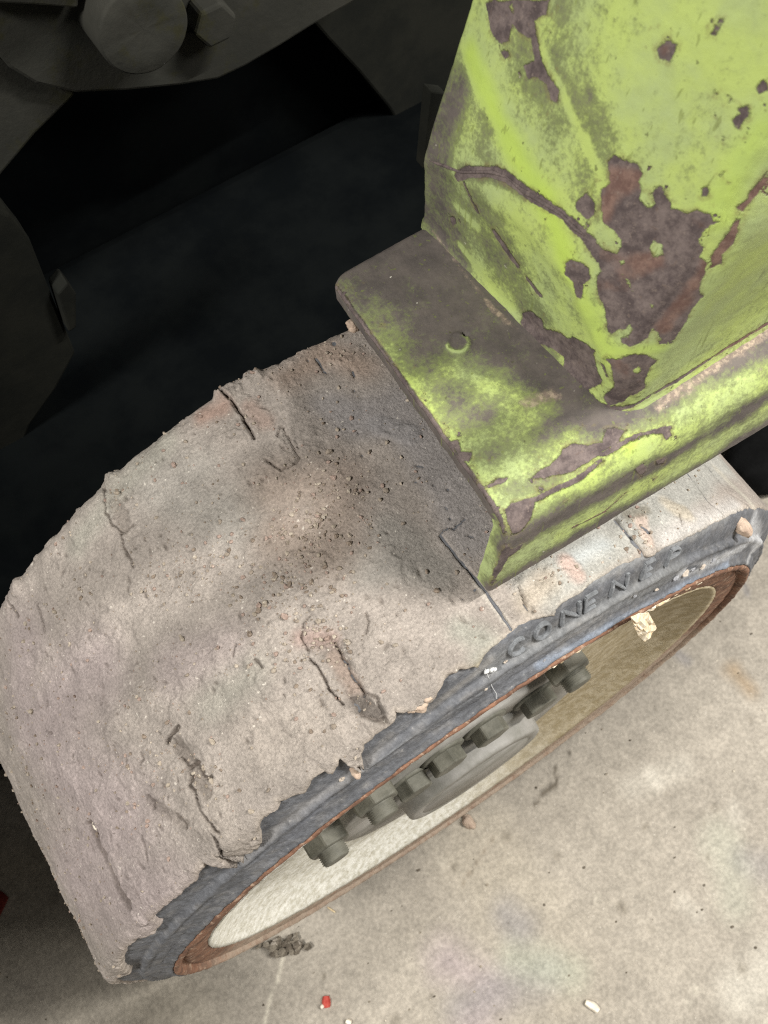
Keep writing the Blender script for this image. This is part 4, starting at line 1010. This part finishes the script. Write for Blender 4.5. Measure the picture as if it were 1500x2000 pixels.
clod((915, 1606), (.0065, .0085, .0050), 209, 'pale stone chip lying on the floor beside the wheel rim', None, WHITEP if False else CLOD, lift=.6, cat='stone chip', name='stone_chip')
def blade(name, pts, wid, thick, mat, surf, label, cat, lift=.0012):
    """a thin strip (straw, chip) laid on a surface, with real thickness"""
    P = surf.p3(pts) if surf is not None else np.array([hit(p, 2, FZ) for p in pts])
    L = resample(P, np.linalg.norm(P[-1] - P[0]) / 7); n = len(L)
    nrm = np.array([L[:, 0], 0 * L[:, 0], L[:, 2]]).T if surf is not None else np.tile([0, 0, 1.0], (n, 1)); nrm = nrm / np.linalg.norm(nrm, axis=1, keepdims=True)
    T = np.gradient(L, axis=0); T /= np.linalg.norm(T, axis=1, keepdims=True); S = np.cross(T, nrm)
    wv = wid * (0.55 + .45 * np.sin(np.linspace(.35, 2.6, n)))[:, None]
    L = L + nrm * lift
    ring = np.stack([L - S * wv, L - S * wv * .6 + nrm * thick, L + S * wv * .6 + nrm * thick, L + S * wv, L + S * wv * .5 - nrm * thick * .4, L - S * wv * .5 - nrm * thick * .4], 1)
    F = [(i * 6 + j, i * 6 + (j + 1) % 6, (i + 1) * 6 + (j + 1) % 6, (i + 1) * 6 + j) for i in range(n - 1) for j in range(6)]
    V = ring.reshape(-1, 3)
    bm = bmesh.new(); vs = [bm.verts.new(v) for v in V]
    for f in F: bm.faces.new([vs[k] for k in f])
    bm.faces.new(vs[:6]); bm.faces.new(vs[-6:]); bmesh.ops.recalc_face_normals(bm, faces=bm.faces)
    return tag(from_bm(name, bm, mat), label, cat)
blade('straw', [(503, 1213), (525, 1210), (548, 1204)], .0009, .0006, STRAW, CS, 'long pale straw lying across the middle of the muddy tread', 'straw')
blade('straw', [(443, 1132), (448, 1144), (452, 1155)], .0008, .0006, STRAW, CS, 'short pale straw standing along the tread, above the long one', 'straw')
blade('straw', [(480, 1176), (486, 1184)], .0006, .0005, STRAW, CS, 'tiny straw splinter between the two larger straws on the tread', 'straw')
blade('straw', [(486, 1405), (495, 1400)], .0006, .0005, STRAW, CS, 'tiny white splinter on the lower right part of the tread', 'straw')
blade('red_chip', [(661, 1152), (667, 1158)], .0011, .0007, REDP, CS, 'dark red chip on the tread near the middle', 'red chip')
blade('red_chip', [(429, 1449), (437, 1451)], .0009, .0007, REDP, CS, 'bright red fleck on the pinkish lower half of the tread', 'red chip')
blade('red_chip', [(384, 1545), (389, 1549)], .0008, .0007, REDP, CS, 'red fleck in the crumbly tread groove', 'red chip')
blade('red_chip', [(637, 1945), (638, 1968)], .0048, .0025, REDP, None, 'red plastic chip lying on the concrete at the bottom of the photo', 'red chip', .002)
blade('plaster_chip', [(1143, 1957), (1158, 1965), (1168, 1974)], .0042, .0025, WHITEP, None, 'white plaster chip lying on the concrete at the lower right', 'plaster chip', .002)
blade('plaster_chip', [(628, 1963), (632, 1968)], .0028, .002, WHITEP, None, 'white fragment touching the red plastic chip on the concrete', 'plaster chip', .0025)
blade('plaster_chip', [(676, 1994), (686, 1998)], .0030, .002, WHITEP, None, 'white fragment at the very bottom edge right of the red chip', 'plaster chip', .002)
blade('straw', [(640, 1772), (655, 1782)], .0010, .0008, STRAW, None, 'thin pale fibre on the floor beside the wheel rim', 'straw', .001)
blade('red_scrap', [(-40, 1752), (-4, 1766), (10, 1772)], .014, .003, REDD, None, 'dull red plastic scrap on the shaded floor at the left edge', 'red scrap', .003)
def debris():
    """a pile of grey shavings on the floor beside the rim, and grit all over the concrete"""
    VV, FF, CC = [], [], []; n = 0
    for k in range(75):
        px = (rng.normal(*((540, 13), (572, 14))[k % 3 // 2]), rng.normal(1846, 9)); p = hit(px, 2, FZ); r = rng.uniform(.0016, .0052)
        V, F = lump((r, r * rng.uniform(.5, 1), r * .8), 300 + k, 1, .6); V = V + p + [0, 0, r * rng.uniform(.2, 1.6)]
        c = np.array(lin(*[(116, 107, 95), (138, 129, 115), (98, 91, 80), (176, 166, 152)][rng.choice(4, p=[.4, .3, .2, .1])]))
        VV.append(V); FF.append(F + n); CC.append(np.tile(c, (len(V), 1))); n += len(V)
    tag(link('debris_pile', raw_mesh('debris_pile', np.vstack(VV), np.vstack(FF), False, None, {'col': np.vstack(CC)}), MUD), 'small pile of grey crumbs and shavings on the floor beside the rim', 'debris', kind='stuff')
    VV, FF, CC = [], [], []; n = 0
    for k in range(420):
        p = np.array([rng.uniform(-.6, .55), rng.uniform(-.3, .42), FZ]); r = .0005 + .0018 * rng.random() ** 3
        V, F = lump((r, r * rng.uniform(.5, 1), r * .7), 500 + k % 12, 1, .5); V = V + p + [0, 0, r * .4]
        c = np.array(lin(*[(104, 96, 84), (150, 140, 124), (214, 204, 186)][rng.choice(3, p=[.45, .3, .25])]))
        VV.append(V); FF.append(F + n); CC.append(np.tile(c, (len(V), 1))); n += len(V)
    tag(link('floor_grit', raw_mesh('floor_grit', np.vstack(VV), np.vstack(FF), False, None, {'col': np.vstack(CC)}), MUD), 'fine grit scattered over the concrete floor', 'grit', kind='stuff')
debris()
def lint():
    t = tag(empty('lint_thread', TS.p3([(955, 1310)])[0]), 'white lint tuft with a dangling thread on the black sidewall', 'lint')
    inv = Matrix.Translation(-t.location)
    for i, (dx, dy) in enumerate([(0, 0), (6, -1), (-5, 3)]):
        V, F = lump((.0020, .0014, .0016), 410 + i, 2, .6); p = TS.p3([(955 + dx, 1308 + dy)])[0]
        o = link('tuft', raw_mesh('tuft', V + p + np.array([0, .001, .002]), F), WEBM); o.parent = t; o.matrix_parent_inverse = inv
    L = [(948, 1308), (955, 1325), (962, 1345), (970, 1360), (972, 1372)]
    o = blade('thread', L, .00035, .0003, WEBM, TS, None, None, .0016); o.parent = t; o.matrix_parent_inverse = inv
lint()

GROUPS = {'straw': 'bits of straw on the wheel and floor', 'red chip': 'small red chips', 'mud clod': 'mud clods stuck on the wheel', 'plaster chip': 'white plaster chips on the floor', 'pebble': 'pebbles in the tread mud'}
for o in SC.objects:
    if o.parent is None and o.get('category') in GROUPS: o['group'] = GROUPS[o['category']]
